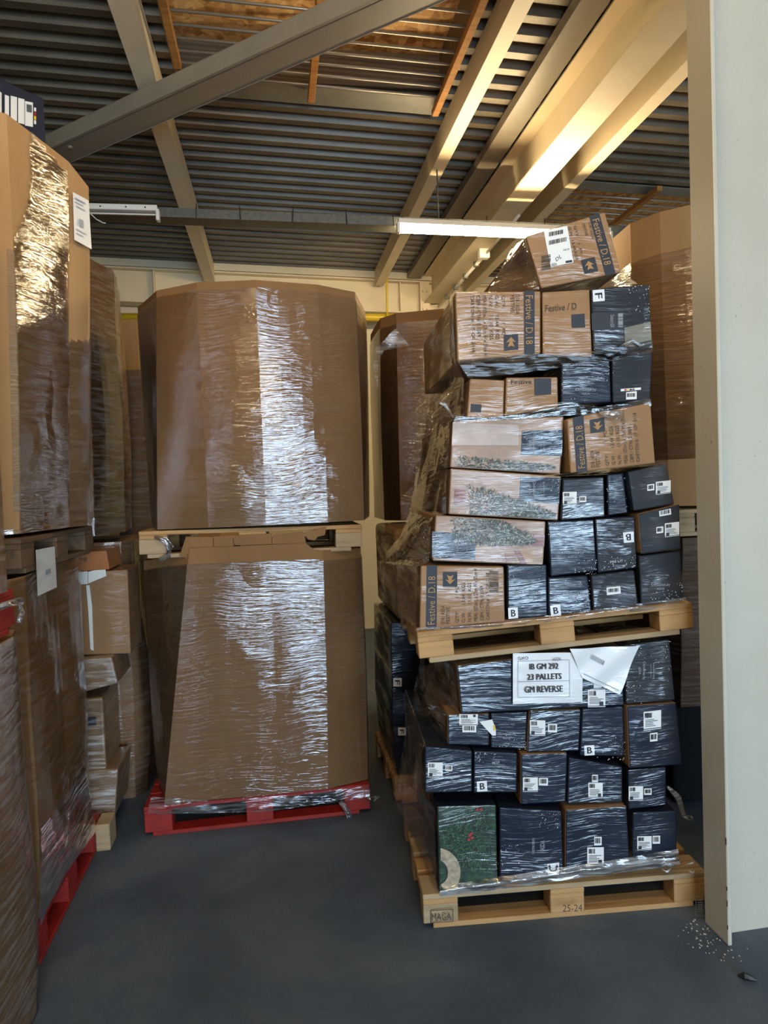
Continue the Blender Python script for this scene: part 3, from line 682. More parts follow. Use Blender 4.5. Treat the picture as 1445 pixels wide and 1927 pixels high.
o, f = carton_box('dark_carton', 'dark carton with an upside-down B sticker in the second row', q, .05, D, navy2, navy, G1)
sticker(o, f, [(1172, 1002), (1192, 1000), (1193, 1020), (1174, 1022)], 'B', 2); dots(o, f, 1130, 1045, 1196, 1072, 42, 'br')
T(o, f, [(1148, 1056), (1172, 1053), (1172, 1057), (1148, 1060)], 'PRE LIT', silverink)
q = [(1201, 967), (1279, 948), (1282, 1033), (1207, 1043)]
o, f = carton_box('dark_carton', 'charcoal carton at the right end of the second row with three white labels', q, .02, D, navy2, kraft_d, G1)
flat(o, f, [(1240, 962), (1262, 957), (1263, 968), (1241, 972)], white, 'barcode_label'); bars(o, f, 1243, 962, 1260, 969, 10, sl=-.2)
label_white(o, f, 1251, 985, 1278, 1011, -.12, 'bl', (1235, 992, 1248, 1004))
# --- third row
q = [(847, 881), (1057, 896), (1051, 980), (843, 968)]
o, f = carton_box('picture_carton', 'frosted tree picture carton with navy panel at its upper right', q, .06, D, peach, kraft_d, G1)
flat(o, f, [(979, 897), (1054, 899), (1052, 948), (977, 943)], navy, 'navy_panel'); dots(o, f, 1020, 902, 1052, 945, 30, 'r'); script(o, f, 1010, 922, 34, True)
flat(o, f, [(856, 920), (877, 921), (876, 950), (854, 950)], redbrown, 'gift_picture', .0028)
fc = clampf(f, lambda y: 846, lambda y: 1046, ft(847, 883, 1057, 898), ft(843, 966, 1051, 977))
tree(o, fc, ((880, 946), (1044, 972)), 32, 2300)
q = [(1059, 901), (1137, 897), (1139, 973), (1055, 980)]
o, f = carton_box('dark_carton', 'charcoal carton with label and small barcode, right of the upper frosted tree picture', q, .05, D, navy2, navy, G1)
label_white(o, f, 1059, 926, 1085, 950, -.03, 'bl', (1090, 934, 1103, 945))
q = [(1142, 893), (1174, 889), (1182, 966), (1144, 971)]
o, f = carton_box('dark_carton', 'recessed navy carton without labels in the third row', q, .07, D-.05, navy, navy, G1)
dots(o, f, 1142, 895, 1180, 960, 12, 'l')
q = [(1181, 888), (1254, 871), (1270, 949), (1192, 962)]
o, f = carton_box('dark_carton', 'charcoal carton at the right end of the third row with two white labels', q, .03, D, navy2, navy, G1)
label_white(o, f, 1234, 907, 1262, 931, -.12, 'bl', (1218, 912, 1231, 924))
# --- fourth row
q = [(852, 792), (1062, 783), (1055, 893), (846, 880)]
o, f = carton_box('picture_carton', 'pale picture carton with navy panel above the two frosted tree pictures', q, .07, D, peach, kraft_d, G1)
flat(o, f, [(982, 811), (1060, 808), (1057, 858), (980, 856)], navy, 'navy_panel'); dots(o, f, 984, 812, 1056, 855, 30, 'r'); script(o, f, 1010, 834, 34, True)
flat(o, f, [(852, 795), (976, 800), (976, 838), (850, 838)], palepk, 'window_picture')
fc = clampf(f, lambda y: 850, lambda y: 1052, lambda x: 795, ft(846, 878, 1055, 891))
tree(o, fc, ((858, 876), (1040, 880)), 14, 1100)
q = [(1066, 788), (1225, 757), (1234, 872), (1073, 891)]
o, f = carton_box('shipping_carton', 'brown printed carton in the fourth row with its word band at the left', q, .03, D, kraft_f, kraft_f, G1)
festive(o, f, rot(q, 3))
# --- fifth row
q = [(884, 712), (950, 715), (948, 786), (878, 787)]
o, f = carton_box('shipping_carton', 'small brown carton at the left end of the fifth row', q, .07, D, kraft_f, kraft_d, G1)
flat(o, f, [(886, 760), (906, 761), (905, 776), (885, 775)], ink, 'printed_patch')
q = [(952, 710), (1050, 709), (1051, 766), (950, 784)]
o, f = carton_box('shipping_carton', 'brown carton in the fifth row between the small brown one and the navy one', q, .06, D, kraft_f, kraft_d, G1)
flat(o, f, [(1005, 712), (1037, 712), (1037, 742), (1006, 744)], ink, 'tree_icon'); T(o, f, [(962, 693+22), (1000, 692+22), (1000, 700+22), (962, 701+22)], 'Festive', ink)
q = [(1056, 682), (1148, 676), (1151, 757), (1056, 762)]
o, f = carton_box('dark_carton', 'navy carton with silver script in the fifth row', q, .05, D, navy, navy, G1)
script(o, f, 1102, 728, 40); dots(o, f, 1060, 685, 1146, 755, 30, 'r')
q = [(1151, 672), (1228, 660), (1224, 753), (1153, 758)]
o, f = carton_box('dark_carton', 'dark carton with a colour strip and barcode at the right end of the fifth row', q, .05, D, navy2, navy, G1)
flat(o, f, [(1168, 732), (1206, 729), (1206, 733.5), (1168, 736.5)], white, 'colour_strip')
for k, mt in enumerate((berry, yellow, ink, redbrown)): flat(o, f, [(1175+5*k, 732.4-.4*k), (1179+5*k, 732-.4*k), (1179+5*k, 735-.4*k), (1175+5*k, 735.5-.4*k)], mt, 'colour_patch', .0034)
flat(o, f, [(1178, 738), (1198, 736), (1198, 751), (1178, 752)], white, 'barcode_label'); bars(o, f, 1180, 740, 1196, 747, 10)
# --- sixth row
q = [(856, 549), (1018, 547), (1018, 666), (860, 681)]
o, f = carton_box('shipping_carton', 'brown printed carton at the top left of the upper tier, word band at its right', q, .02, D, kraft_f, kraft_d, G1)
festive(o, f, rot(q, 1))
q = [(1020, 549), (1110, 544), (1115, 672), (1021, 669)]
o, f = carton_box('shipping_carton', 'brown carton in the top row between the printed carton and the F carton', q, .03, D, kraft_f, kraft_d, G1)
T(o, f, [(1026, 574), (1085, 569), (1085, 582), (1026, 587)], 'Festive / D', ink_b); flat(o, f, [(1075, 592), (1100, 590), (1101, 616), (1076, 617)], ink, 'tree_icon')
q = [(1112, 543), (1222, 534), (1228, 656), (1117, 669)]
o, f = carton_box('dark_carton', 'grey and navy carton with an F sticker at the top right', q, .02, D, navy2, navy2, G1)
sticker(o, f, [(1115, 546), (1137, 544), (1138, 566), (1116, 568)], 'F', 1)
flat(o, f, [(1113, 590), (1174, 587), (1174, 620), (1114, 622)], ink, 'navy_panel'); T(o, f, [(1156, 592), (1156, 616), (1146, 616), (1146, 592)], 'Christmas by ASDA', inkgrey)
flat(o, f, [(1175, 617), (1224, 605), (1226, 640), (1176, 650)], navy3, 'pale_panel'); dots(o, f, 1180, 537, 1222, 600, 36, 'r'); bars(o, f, 1163, 590, 1172, 616, 12, inkgrey, vertical=False)
# --- top carton, tilted
q = [(989, 444), (1139, 398), (1170, 513), (1018, 543)]
o, f = carton_box('shipping_carton', 'tilted brown carton with a white label lying alone on the very top', q, .06, .95, kraft_f, kraft_d, G1)
festive(o, f, rot(q, 1), copy=False)
T(o, f, [(1112, 417), (1119, 449), (1114, 450), (1107, 418)], 'D18 / ASDA', ink_b); T(o, f, [(1100, 420), (1107, 443), (1102, 444), (1096, 421)], 'FESTIVE', ink_b)
T(o, f, [(1084, 424), (1097, 478), (1092, 479), (1079, 425)], 'QTY:   1  PC', ink_b); T(o, f, [(1074, 426), (1089, 488), (1084, 489), (1069, 427)], 'G.W.  13.44 KGS', ink_b)
flat(o, f, [(1023, 434), (1067, 425), (1079, 494), (1036, 502)], white, 'paper_label')
bars(o, f, 1033, 445, 1060, 437, 18, sl=-.2); bars(o, f, 1033, 461, 1066, 453, 20, sl=-.22)
T(o, f, [(1045, 486), (1055, 477), (1057, 485), (1047, 492)], 'DL', ink); T(o, f, [(1037, 496), (1047, 494), (1048, 499), (1038, 501)], 'ASDA', ink)
T(o, f, [(1060, 469), (1071, 467), (1072, 470), (1061, 472)], 'D18 / 292', ink); flat(o, f, [(1064, 491), (1076, 489), (1077, 493), (1065, 495)], ink, 'label_bar', .0036)
bars(o, f, 1019, 482, 1036, 510, 12, ink_b, vertical=False, sl=-.2)

# --- lower tier
q = [(858, 1252), (1172, 1216), (1176, 1328), (867, 1344)]
o, f = carton_box('dark_carton', 'wide navy carton behind the printed notice sheets', q, .03, D-.2, navy, kraft_d, G2)
label_white(o, f, 1106, 1298, 1139, 1331, -.02, 'br'); flat(o, f, [(1117, 1284), (1132, 1283), (1132, 1294), (1117, 1295)], white, 'barcode_label')
q = [(1174, 1214), (1260, 1203), (1271, 1318), (1178, 1326)]
o, f = carton_box('dark_carton', 'charcoal carton with snow dots at the top right of the lower tier', q, .02, D-.2, navy2, navy2, G2)
dots(o, f, 1190, 1206, 1262, 1290, 40, 'r'); dots(o, f, 1178, 1290, 1220, 1325, 24, 'l'); script(o, f, 1217, 1262, 34, True)
q = [(842, 1345), (921, 1343), (921, 1404), (842, 1402)]
o, f = carton_box('dark_carton', 'navy carton with two stacked labels at the left of its row, under the wide carton', q, .04, D-.2, navy, kraft_d, G2)
label_white(o, f, 864, 1344, 899, 1365, 0, 'tr', (870, 1364, 896, 1378))
q = [(923, 1342), (993, 1339), (990, 1410), (923, 1408)]
o, f = carton_box('dark_carton', 'navy carton with a torn white paper peeling off it', q, .05, D-.2, navy, navy, G2)
script(o, f, 953, 1376, 34); dots(o, f, 940, 1382, 990, 1410, 30, 'br')
flat(o, f, [(902, 1358), (926, 1354), (933, 1372), (933, 1384), (926, 1384)], white, 'torn_paper', .012); flat(o, f, [(928, 1366), (931, 1364), (933, 1374), (929, 1375)], yellow, 'yellow_scrap', .014)
q = [(996, 1337), (1094, 1335), (1090, 1414), (991, 1416)]
o, f = carton_box('dark_carton', 'navy carton with a label and barcode side by side, below the notice sheet', q, .04, D-.2, navy, kraft_d, G2)
label_white(o, f, 997, 1355, 1026, 1384, .03, 'bl', (1031, 1362, 1048, 1378))
q = [(1095, 1333), (1174, 1329), (1176, 1424), (1091, 1423)]
o, f = carton_box('dark_carton', 'navy carton with B sticker in the lower tier, left of the tall right carton', q, .05, D-.2, navy, navy, G2)
sticker(o, f, [(1099, 1403), (1118, 1402), (1119, 1421), (1100, 1422)], 'B'); dots(o, f, 1120, 1385, 1176, 1430, 36, 'br')
q = [(1179, 1328), (1273, 1322), (1285, 1440), (1184, 1447)]
o, f = carton_box('dark_carton', 'navy carton jutting out at the right of the lower tier, tilted label near its top', q, .02, D-.2, navy, kraft_d, G2)
label_white(o, f, 1211, 1340, 1244, 1375, -.12, 'tl', (1223, 1380, 1237, 1396))
q = [(799, 1404), (889, 1413), (889, 1491), (799, 1493)]
o, f = carton_box('dark_carton', 'navy carton jutting out at the left of the lower tier with two labels', q, .0, D-.2, navy, navy, G2)
label_white(o, f, 805, 1435, 833, 1463, 0, 'bl', (838, 1440, 851, 1451))
q = [(891, 1413), (974, 1417), (973, 1492), (891, 1493)]
o, f = carton_box('dark_carton', 'navy carton with B sticker at its lower left, in the left of the lower tier', q, .02, D-.2, navy, navy, G2)
sticker(o, f, [(897, 1471), (916, 1469), (917, 1489), (898, 1490)], 'B'); dots(o, f, 894, 1416, 940, 1435, 26, 'l'); T(o, f, [(926, 1434), (940, 1433), (940, 1437), (926, 1438)], 'PRE LIT', silverink)
q = [(980, 1419), (1068, 1417), (1065, 1510), (979, 1515)]
o, f = carton_box('dark_carton', 'navy carton with film covered label and barcode, right of the lower left B carton', q, .03, D-.2, navy, kraft_d, G2)
label_white(o, f, 984, 1463, 1012, 1490, 0, 'bl', (1014, 1464, 1031, 1478))
q = [(1070, 1425), (1172, 1443), (1172, 1511), (1067, 1514)]
o, f = carton_box('dark_carton', 'navy carton with an upright label under a small barcode, third row of lower tier', q, .04, D-.2, navy, navy, G2)
label_white(o, f, 1107, 1473, 1134, 1502, 0, 'br', (1114, 1458, 1125, 1472))
q = [(1181, 1449), (1254, 1443), (1254, 1516), (1183, 1524)]
o, f = carton_box('dark_carton', 'navy carton with two labels, directly below the jutting right carton', q, .04, D-.2, navy, navy, G2)
label_white(o, f, 1183, 1480, 1210, 1507, -.03, 'bl', (1212, 1484, 1226, 1496))
q = [(822, 1517), (934, 1514), (937, 1670), (826, 1682)]
o, f = carton_box('picture_carton', 'green fir wreath picture carton at the lower left of the floor pallet', q, .0, D-.25, greenp, navy, G2)
m = MB()
cx_, cy_ = 822, 1642
arc = [(cx_+62*math.cos(t_*.0175)*.72, cy_-62*math.sin(t_*.0175)*.75) for t_ in range(95, -75, -12)]
arc = [(max(x, 829), min(max(y, 1590), 1674)) for x, y in arc]
inn = [(cx_+26*math.cos(t_*.0175)*.8, cy_-30*math.sin(t_*.0175)*.8) for t_ in range(-70, 100, 12)]
inn = [(max(x, 829), min(max(y, 1590), 1674)) for x, y in inn]
flat(o, f, arc+inn, hessian, 'hessian_bow_picture', .0055)
tree(o, clampf(f, lambda y: 828, lambda y: 930, lambda x: 1522, lambda x: 1668), ((925, 1570), (800, 1600)), 70, 1500, greenp, mats=[plain('needle_green_print', (.035, .10, .045), .6, film=.3), dkfrost, plain('pale_needle_print', (.08, .17, .08), .6, film=.3)])
for (x, y) in ((884, 1572), (888, 1577), (882, 1580), (887, 1569), (898, 1524), (905, 1523)): flat(o, f, [(x+3*math.cos(k), y+3*math.sin(k)) for k in (0, 1.05, 2.1, 3.14, 4.2, 5.25)], berry, 'berry_picture', .0055)
q = [(939, 1519), (1057, 1526), (1061, 1643), (940, 1667)]
o, f = carton_box('dark_carton', 'navy carton with an arrow sticker, right of the green wreath picture', q, .01, D-.25, navy, navy, G2)
flat(o, f, [(1030, 1626), (1052, 1623), (1052, 1645), (1031, 1647)], white_f, 'arrow_sticker')
m = MB()
for k in range(10):
    t0, t1 = math.pi*k/10, math.pi*(k+1)/10
    g = lambda t_, r: f(1041+r*math.cos(t_), 1633+r*math.sin(t_), .0036)
    m.add([g(t0, 8), g(t1, 8), g(t1, 5.4), g(t0, 5.4)], [(0, 1, 2, 3)])
for s in (-1, 1): m.add([f(1041+s*3.5, 1633, .0036), f(1041+s*10, 1632, .0036), f(1041+s*7, 1627, .0036)], [(0, 1, 2)])
c = m.build('arrow_print', ink); c.parent = o
dots(o, f, 1015, 1530, 1055, 1565, 30, 'r'); dots(o, f, 942, 1590, 985, 1640, 24, 'l'); T(o, f, [(1001, 1607), (1001, 1577), (1006, 1577), (1006, 1607)], 'CHRISTMAS WREATH', inkgrey); T(o, f, [(1016, 1600), (1016, 1582), (1025, 1582), (1025, 1600)], 'ASDA', inkgrey)
q = [(1064, 1524), (1180, 1517), (1186, 1629), (1063, 1642)]
o, f = carton_box('dark_carton', 'navy carton with a large label, right of the arrow sticker carton', q, .01, D-.25, navy, kraft_d, G2)
label_white(o, f, 1105, 1595, 1136, 1629, -.02, 'br', (1118, 1575, 1132, 1591))
q = [(1191, 1529), (1274, 1526), (1274, 1616), (1189, 1629)]
o, f = carton_box('dark_carton', 'navy carton at the lower right corner of the floor pallet with two labels', q, .03, D-.25, navy, navy, G2)
label_white(o, f, 1199, 1574, 1226, 1600, -.02, 'bl', (1228, 1573, 1242, 1588))
# notice sheets tucked under the film
f = front(.018)
pap = tag(empty('notice_sheet', f(1030, 1323)), 'white sheet reading IB GM 292 23 PALLETS GM REVERSE on the lower tier', 'notice')
q = [(965, 1229), (1097, 1228), (1096, 1321), (965, 1325)]
m = MB(); nn = 10; Q = [f(*p, .004) for p in q]
vs = [bil(Q, i/nn, j/nn)+fn*(-.004*math.sin(i*.7)*math.sin(j*.5+1)) for j in range(nn+1) for i in range(nn+1)]
m.add(vs, [(j*(nn+1)+i, j*(nn+1)+i+1, (j+1)*(nn+1)+i+1, (j+1)*(nn+1)+i) for j in range(nn) for i in range(nn)])
P(pap, m.build('paper', white_f, smooth=True))
def TP(pts, s, mat=ink, bold=0): return text([f(*p, .010) for p in pts], s, mat, pap, bold=bold)
TP([(996, 1249), (1050, 1248), (1050, 1259), (996, 1260)], 'IB GM 292', ink, .0025); TP([(992, 1269), (1056, 1267), (1056, 1278), (992, 1280)], '23 PALLETS', ink, .0025)
TP([(987, 1292), (1058, 1290), (1058, 1302), (987, 1304)], 'GM REVERSE', ink, .0025); TP([(975, 1236), (994, 1235), (994, 1241), (975, 1242)], 'GXO'); TP([(1040, 1238), (1056, 1237), (1056, 1243), (1040, 1244)], 'ASDA')
P(pap, frame([(975, 1244), (1072, 1242), (1072, 1311), (975, 1313)], .7, inkgrey, pap, f, .0095, 'printed_frame'))
P(pap, frame([(975, 1283), (1072, 1281), (1072, 1281.4), (975, 1283.4)], .5, inkgrey, pap, f, .0095, 'printed_rule'))
p2 = tag(empty('delivery_sheet', f(1140, 1300)), 'crumpled white sheet slanting beside the notice on the lower tier', 'paper')
q = [(1072, 1221), (1203, 1215), (1166, 1307), (1096, 1276)]; Q = [f(*p, .012) for p in q]
m = MB(); vs = [bil(Q, i/nn, j/nn)+fn*(-.006*math.sin(i*.9+j*.6)) for j in range(nn+1) for i in range(nn+1)]
m.add(vs, [(j*(nn+1)+i, j*(nn+1)+i+1, (j+1)*(nn+1)+i+1, (j+1)*(nn+1)+i) for j in range(nn) for i in range(nn)])
P(p2, m.build('paper', white_f, smooth=True))
P(p2, frame([(1099, 1268), (1164, 1299), (1164, 1299.6), (1099, 1268.6)], .8, inkgrey, p2, f, .021, 'printed_rule'))
m = MB()
for k in range(9): m.add([f(1116+2.6*k, 1232+1.4*k, .021), f(1117.5+2.6*k, 1232.8+1.4*k, .021), f(1114.5+2.6*k, 1241+1.4*k, .021), f(1113+2.6*k, 1240.2+1.4*k, .021)], [(0, 1, 2, 3)])
P(p2, m.build('barcode', inkgrey))

# ------------------------------------------------------------------ stretch film pieces
def fsheet(rows, nu=14, nv=10, amp=.012, mat=film_h, name='stretch_film', parent=None, seed=0):
    """rows: list of rows of points (coarse grid), refined and wrinkled"""
    m = MB(); g = []
    for j in range(nv+1):
        t = j/nv*(len(rows)-1); j0 = min(int(t), len(rows)-2); tj = t-j0; line = []
        for i in range(nu+1):
            pts = []
            for row in (rows[j0], rows[j0+1]):
                s = i/nu*(len(row)-1); i0 = min(int(s), len(row)-2); pts.append(row[i0].lerp(row[i0+1], s-i0))
            p = pts[0].lerp(pts[1], tj)
            q = Vector((p.x*9, p.y*9, p.z*22+seed))
            n_ = noise.noise(q)*amp + noise.noise(q*3)*amp*.4
            line.append(p+Vector((-n_*.6, -n_, n_*.3)))
        g.append(line)
    W_ = nu+1; m.add([p for l in g for p in l], [(j*W_+i, j*W_+i+1, (j+1)*W_+i+1, (j+1)*W_+i) for j in range(nv) for i in range(nu)])
    o = m.build(name, mat, smooth=True)
    if parent is not None: P(parent, o)
    return o
uf = tag(empty('film_wrap', (.6, 2.8, 1.3)), 'clear stretch film wrapped round the upper tier of cartons, hazy along its left flank', 'film')
fl = [((855, 549), (832, 608)), ((860, 681), (822, 690)), ((876, 712), (826, 715)), ((876, 787), (808, 775)), ((850, 795), (805, 800)), ((845, 880), (786, 895)), ((842, 968), (776, 960)), ((817, 972), (757, 1010)), ((811, 1056), (726, 1046)), ((789, 1066), (718, 1060)), ((787, 1184), (722, 1118))]
vdepth = [.02, .05, .11, .11, .08, .07, .06, .05, .05, .04, .03]
rows = []
for ((a0, b0), (a1, b1)), v in zip(fl, vdepth):
    p = front(v)(a0, b0, .012)
    e = front(v+.92)(a1-4, b1)
    mid = p.lerp(e, .5)+Vector((-.012, 0, 0)); rows.append([p+Vector((-.008, 0, 0)), mid, e])
fsheet(rows, 14, 60, .012, film_h, 'flank_film', uf)
g = front(.05)
fsheet([[g(988, 446, .01), front(.5)(962, 470)], [g(1003, 500, .02), front(.3)(935, 520)], [g(1017, 546, .03), front(.05)(918, 548)]], 16, 20, .006, film, 'shroud_film', uf)
fsheet([[g(1168, 508, .01), g(1172, 500, .0)], [g(1160, 522, .01), g(1180, 520, .0)], [g(1140, 540, .02), g(1200, 534, .01)]], 10, 10, .004, film, 'shroud_film', uf, 3)
def skirt(pts_top, pts_bot, f_, parent, offs=(.012, .02), amp=.008, mat=film_t, nm='film_skirt', nv=8):
    fsheet([[f_(x, y, offs[0]) for x, y in pts_top], [f_((a_+c)/2, (b+d_)/2, offs[1]) for (a_, b), (c, d_) in zip(pts_top, pts_bot)], [f_(x, y, offs[0]) for x, y in pts_bot]], 70, nv, amp, mat, nm, parent, random.random()*9)
g = front(.0)
skirt([(787, 1181), (900, 1172), (1000, 1162), (1130, 1146), (1290, 1124)], [(780, 1187), (900, 1182), (1000, 1174), (1130, 1159), (1298, 1140)], g, uf, (.006, .012), .005, film_h)
# bunched streaks bridging recesses of the upper tier
skirt([(858, 676), (950, 668), (1060, 664), (1160, 655), (1228, 640)], [(882, 712), (960, 704), (1060, 692), (1160, 678), (1228, 662)], front(.035), uf, (.02, .02), .008, film_k, 'bridging_film', 12)
skirt([(858, 782), (950, 776), (1060, 756), (1130, 766), (1224, 748)], [(852, 797), (950, 790), (1060, 783), (1130, 779), (1226, 764)], front(.05), uf, (.018, .02), .006, film_h, 'bridging_film', 8)
m = MB(); c0 = front(.0)(1150, 779, .01)
P(uf, MB().tube([front(.02)(1128, 776, .01), front(.02)(1142, 779, .03), front(.02)(1163, 781, .03), front(.02)(1172, 776, .012)], [.006, .016, .018, .006], 8).build('film_knot', film_t, smooth=True))
P(uf, MB().tube([front(.02)(1168, 651, .02), front(.02)(1190, 640, .02), front(.02)(1205, 650, .02), front(.02)(1226, 644, .02)], [.004, .007, .005, .004], 6).build('film_twist', film_t, smooth=True))
P(uf, MB().tube([front(.10)(815, 753, .02), front(.10)(838, 762, .03), front(.10)(853, 786, .02)], [.004, .008, .003], 6).build('film_twist', film_t, smooth=True))
lf = tag(empty('film_wrap', (.6, 2.7, .15)), 'clear stretch film wrapped round the lower tier, bunched at the floor pallet', 'film')
g = front(.0)
skirt([(826, 1668), (940, 1650), (1062, 1632), (1190, 1612), (1276, 1598)], [(828, 1688), (940, 1674), (1062, 1656), (1190, 1640), (1280, 1628)], g, lf, (.006, .022), .012, film_t, 'film_skirt', 10)
rows = [[front(v)(a_, b, .01)+Vector((-.006, 0, 0)), front(v+.45)(c, d_), front(v+.75)(e, e2)] for v, (a_, b), (c, d_), (e, e2) in
        ((.04, (856, 1254), (820, 1235), (795, 1226)), (.04, (866, 1343), (800, 1320), (778, 1300)), (.05, (840, 1346), (792, 1330), (772, 1310)), (.05, (840, 1402), (790, 1370), (768, 1350)), (.01, (797, 1404), (780, 1385), (766, 1370)), (.01, (797, 1492), (768, 1470), (752, 1440)), (.005, (820, 1520), (765, 1495), (742, 1490)), (.0, (824, 1680), (782, 1600), (742, 1505)))]
fsheet(rows, 14, 50, .014, film_h, 'flank_film', lf, 5)
P(lf, MB().tube([front(.02)(1256, 1480), front(.1)(1276, 1500), front(.2)(1286, 1535), front(.25)(1300, 1540)], [.006, .014, .010, .012], 6).build('film_tail', film_t, smooth=True))
for i in range(6):
    x = 1265+random.uniform(-25, 35); y = 1625+random.uniform(-6, 16)
    P(lf, MB().tube([g(x, y, .02), g(x+random.uniform(6, 14), y+random.uniform(-6, 6), .03), g(x+random.uniform(14, 22), y+random.uniform(-8, 8), .02)], [.002, .005, .002], 5).build('film_crumple', film_t, smooth=True))

# ------------------------------------------------------------------ big octagonal cartons
def big_carton(name, label, poly, z0, z1, mat=kraft_f, top=None, bulge=.015, filmz=None, fmat=film, wr=.004, cat='carton', nz_=14, seed=0, rim=None, group=None, filmrange=None, keep=None, sub=6):
    """poly: plan outline at the bottom (anticlockwise seen from above, world x,y); top: the same at the rim"""
    top = top or poly; n = len(poly)
    cx = sum(p[0] for p in poly)/n; cyy = sum(p[1] for p in poly)/n
    r = tag(empty(name, (cx, cyy, z0)), label, cat, group)
    def ring(t, off):
        pts = []
        for i in range(n):
            a0, a1 = Vector(poly[i]).lerp(Vector(top[i]), t), Vector(poly[(i+1) % n]).lerp(Vector(top[(i+1) % n]), t)
            e = a1-a0; nn_ = Vector((e.y, -e.x)).normalized()
            for k in range(sub):
                s = k/sub; p = a0.lerp(a1, s)
                b = bulge*math.sin(math.pi*t)*(math.sin(math.pi*s)*.5+.5)*min(1, e.length/.3)
                q3 = Vector((p.x*2.2, p.y*2.2, t*2+seed)); b += noise.noise(q3)*wr
                pts.append(p+nn_*(b+off))
        return pts
    def shell(off, t0, t1, nm, mt, cap=True):
        m = MB(); N_ = n*sub; zs = []
        for j in range(nz_+1):
            t = t0+(t1-t0)*j/nz_
            pts = ring(t, off)
            for i, p in enumerate(pts):
                zt = z1 if rim is None else z1+rim[i//sub]*(1-(i % sub)/sub)+rim[(i//sub+1) % n]*((i % sub)/sub)
                m.v.append((p.x, p.y, z0+(zt-z0)*t))
        m.f = [(j*N_+i, j*N_+(i+1) % N_, (j+1)*N_+(i+1) % N_, (j+1)*N_+i) for j in range(nz_) for i in range(N_)]
        if cap:
            m.f.append(tuple(range(N_-1, -1, -1)))
            b = len(m.v); m.v += [(cx+(x-cx)*.985, cyy+(y-cyy)*.985, z-.02) for x, y, z in m.v[-N_:]]
            m.f += [(b-N_+i, b-N_+(i+1) % N_, b+(i+1) % N_, b+i) for i in range(N_)]
            m.f.append(tuple(range(b, b+N_)))
        if keep and not cap:
            m.f = [f_ for f_ in m.f if keep(*proj(sum((Vector(m.v[i]) for i in f_), Vector((0, 0, 0)))/4))]
        m.mi = [0]*len(m.f)
        return P(r, m.build(nm, mt))
    shell(0, 0, 1, 'carton_wall', mat)
    if filmrange: shell(.006, filmrange[0], filmrange[1], 'stretch_film', fmat, cap=False)
    return r
# middle upper carton: front outline read at the rim
topo = [(-.359, 3.725), (-.059, 3.675), (.269, 3.75), (.482, 3.855), (.60, 4.33), (.50, 4.75), (.20, 4.88), (-.4, 4.88), (-.66, 4.72), (-.745, 4.22), (-.58, 3.845)]
boto = [(-.36, 3.755), (-.06, 3.74), (.27, 3.755), (.475, 3.79), (.56, 4.25), (.48, 4.70), (.20, 4.83), (-.4, 4.83), (-.66, 4.67), (-.72, 4.2), (-.63, 3.80)]
big_carton('octagonal_carton', 'big film wrapped octagonal carton on the pine pallet in the middle', boto, 1.648, 2.925, kraft, topo, .012, wr=.006, filmrange=(.0, .97), rim=[0, .0, 0, -.01, 0, 0, 0, 0, 0, 0, -.01])
# middle lower carton
lowb = [(-.67, 3.81), (-.05, 3.79), (.21, 3.79), (.44, 3.86), (.48, 4.3), (.44, 4.7), (.2, 4.8), (-.5, 4.8), (-.72, 4.7), (-.765, 4.2)]
lowt = [(-.47, 3.745), (-.05, 3.735), (.235, 3.745), (.455, 3.88), (.50, 4.3), (.44, 4.7), (.2, 4.8), (-.5, 4.8), (-.74, 4.7), (-.745, 4.0)]
lc = big_carton('octagonal_carton', 'big film wrapped carton on the red pallet in the middle', lowb, .165, 1.497, kraft, lowt, .012, wr=.008, filmrange=(0, .96), seed=4, rim=[.02, .045, .0, -.01, -.02, -.02, -.02, -.02, -.02, -.03])
fy = lambda Y: (lambda px, py, off=0: atY(px, py, Y-off))
def slab(pts, Y, th, mat, name, parent):
    q = [atY(x, y, Y) for x, y in pts]; n = len(q)
    m = MB(); m.add(q+[p+Vector((0, th, 0)) for p in q], [tuple(range(n)), tuple(range(2*n-1, n-1, -1))]+[(i, n+i, n+(i+1) % n, (i+1) % n) for i in range(n)])
    return P(parent, m.build(name, mat))
for pts, Y in (([(338, 1046), (350, 1010), (401, 1011), (401, 1032), (356, 1052)], 3.752), ([(402, 1010), (437, 1007), (440, 1028), (402, 1032)], 3.748), ([(438, 1008), (511, 1004), (511, 1024), (441, 1026)], 3.752), ([(512, 1006), (571, 1001), (576, 1022), (512, 1024)], 3.746), ([(570, 1003), (614, 992), (611, 1007), (598, 1010), (592, 1017), (580, 1015)], 3.742), ([(354, 1062), (356, 1032), (575, 1022), (600, 1042), (600, 1052)], 3.733)):
    slab(pts, Y, .006, kraft, 'top_flap', lc)
fsk = [[atY(x, y, 3.775) for x, y in r_] for r_ in ([(284, 1500), (400, 1506), (500, 1500), (600, 1490), (694, 1478)], [(280, 1520), (400, 1522), (500, 1516), (600, 1506), (696, 1496)], [(278, 1533), (400, 1530), (500, 1527), (600, 1514), (698, 1502)])]
fsheet(fsk, 60, 10, .010, film_h, 'film_skirt', lc, 2)
P(lc, MB().tube([atY(640, 1508, 3.77), atY(650, 1520, 3.76), atY(657, 1534, 3.76), atY(661, 1546, 3.77)], [.012, .016, .018, .008], 7).build('film_tail', film_t, smooth=True))
P(lc, MB().tube([atY(690, 1502, 3.77), atY(702, 1504, 3.78), atY(712, 1500, 3.80)], [.008, .014, .006], 6).build('film_tail', film_t, smooth=True))
tail = MB().tube([atY(292, 1011, 3.76), atY(310, 1016, 3.74), atY(320, 1030, 3.74), atY(316, 1046, 3.75), atY(302, 1053, 3.76)], [.010, .018, .020, .016, .012], 8).build('film_tail', film_t, smooth=True)
tag(tail, 'knotted tail of film hanging from the left end of the middle pine pallet', 'film')
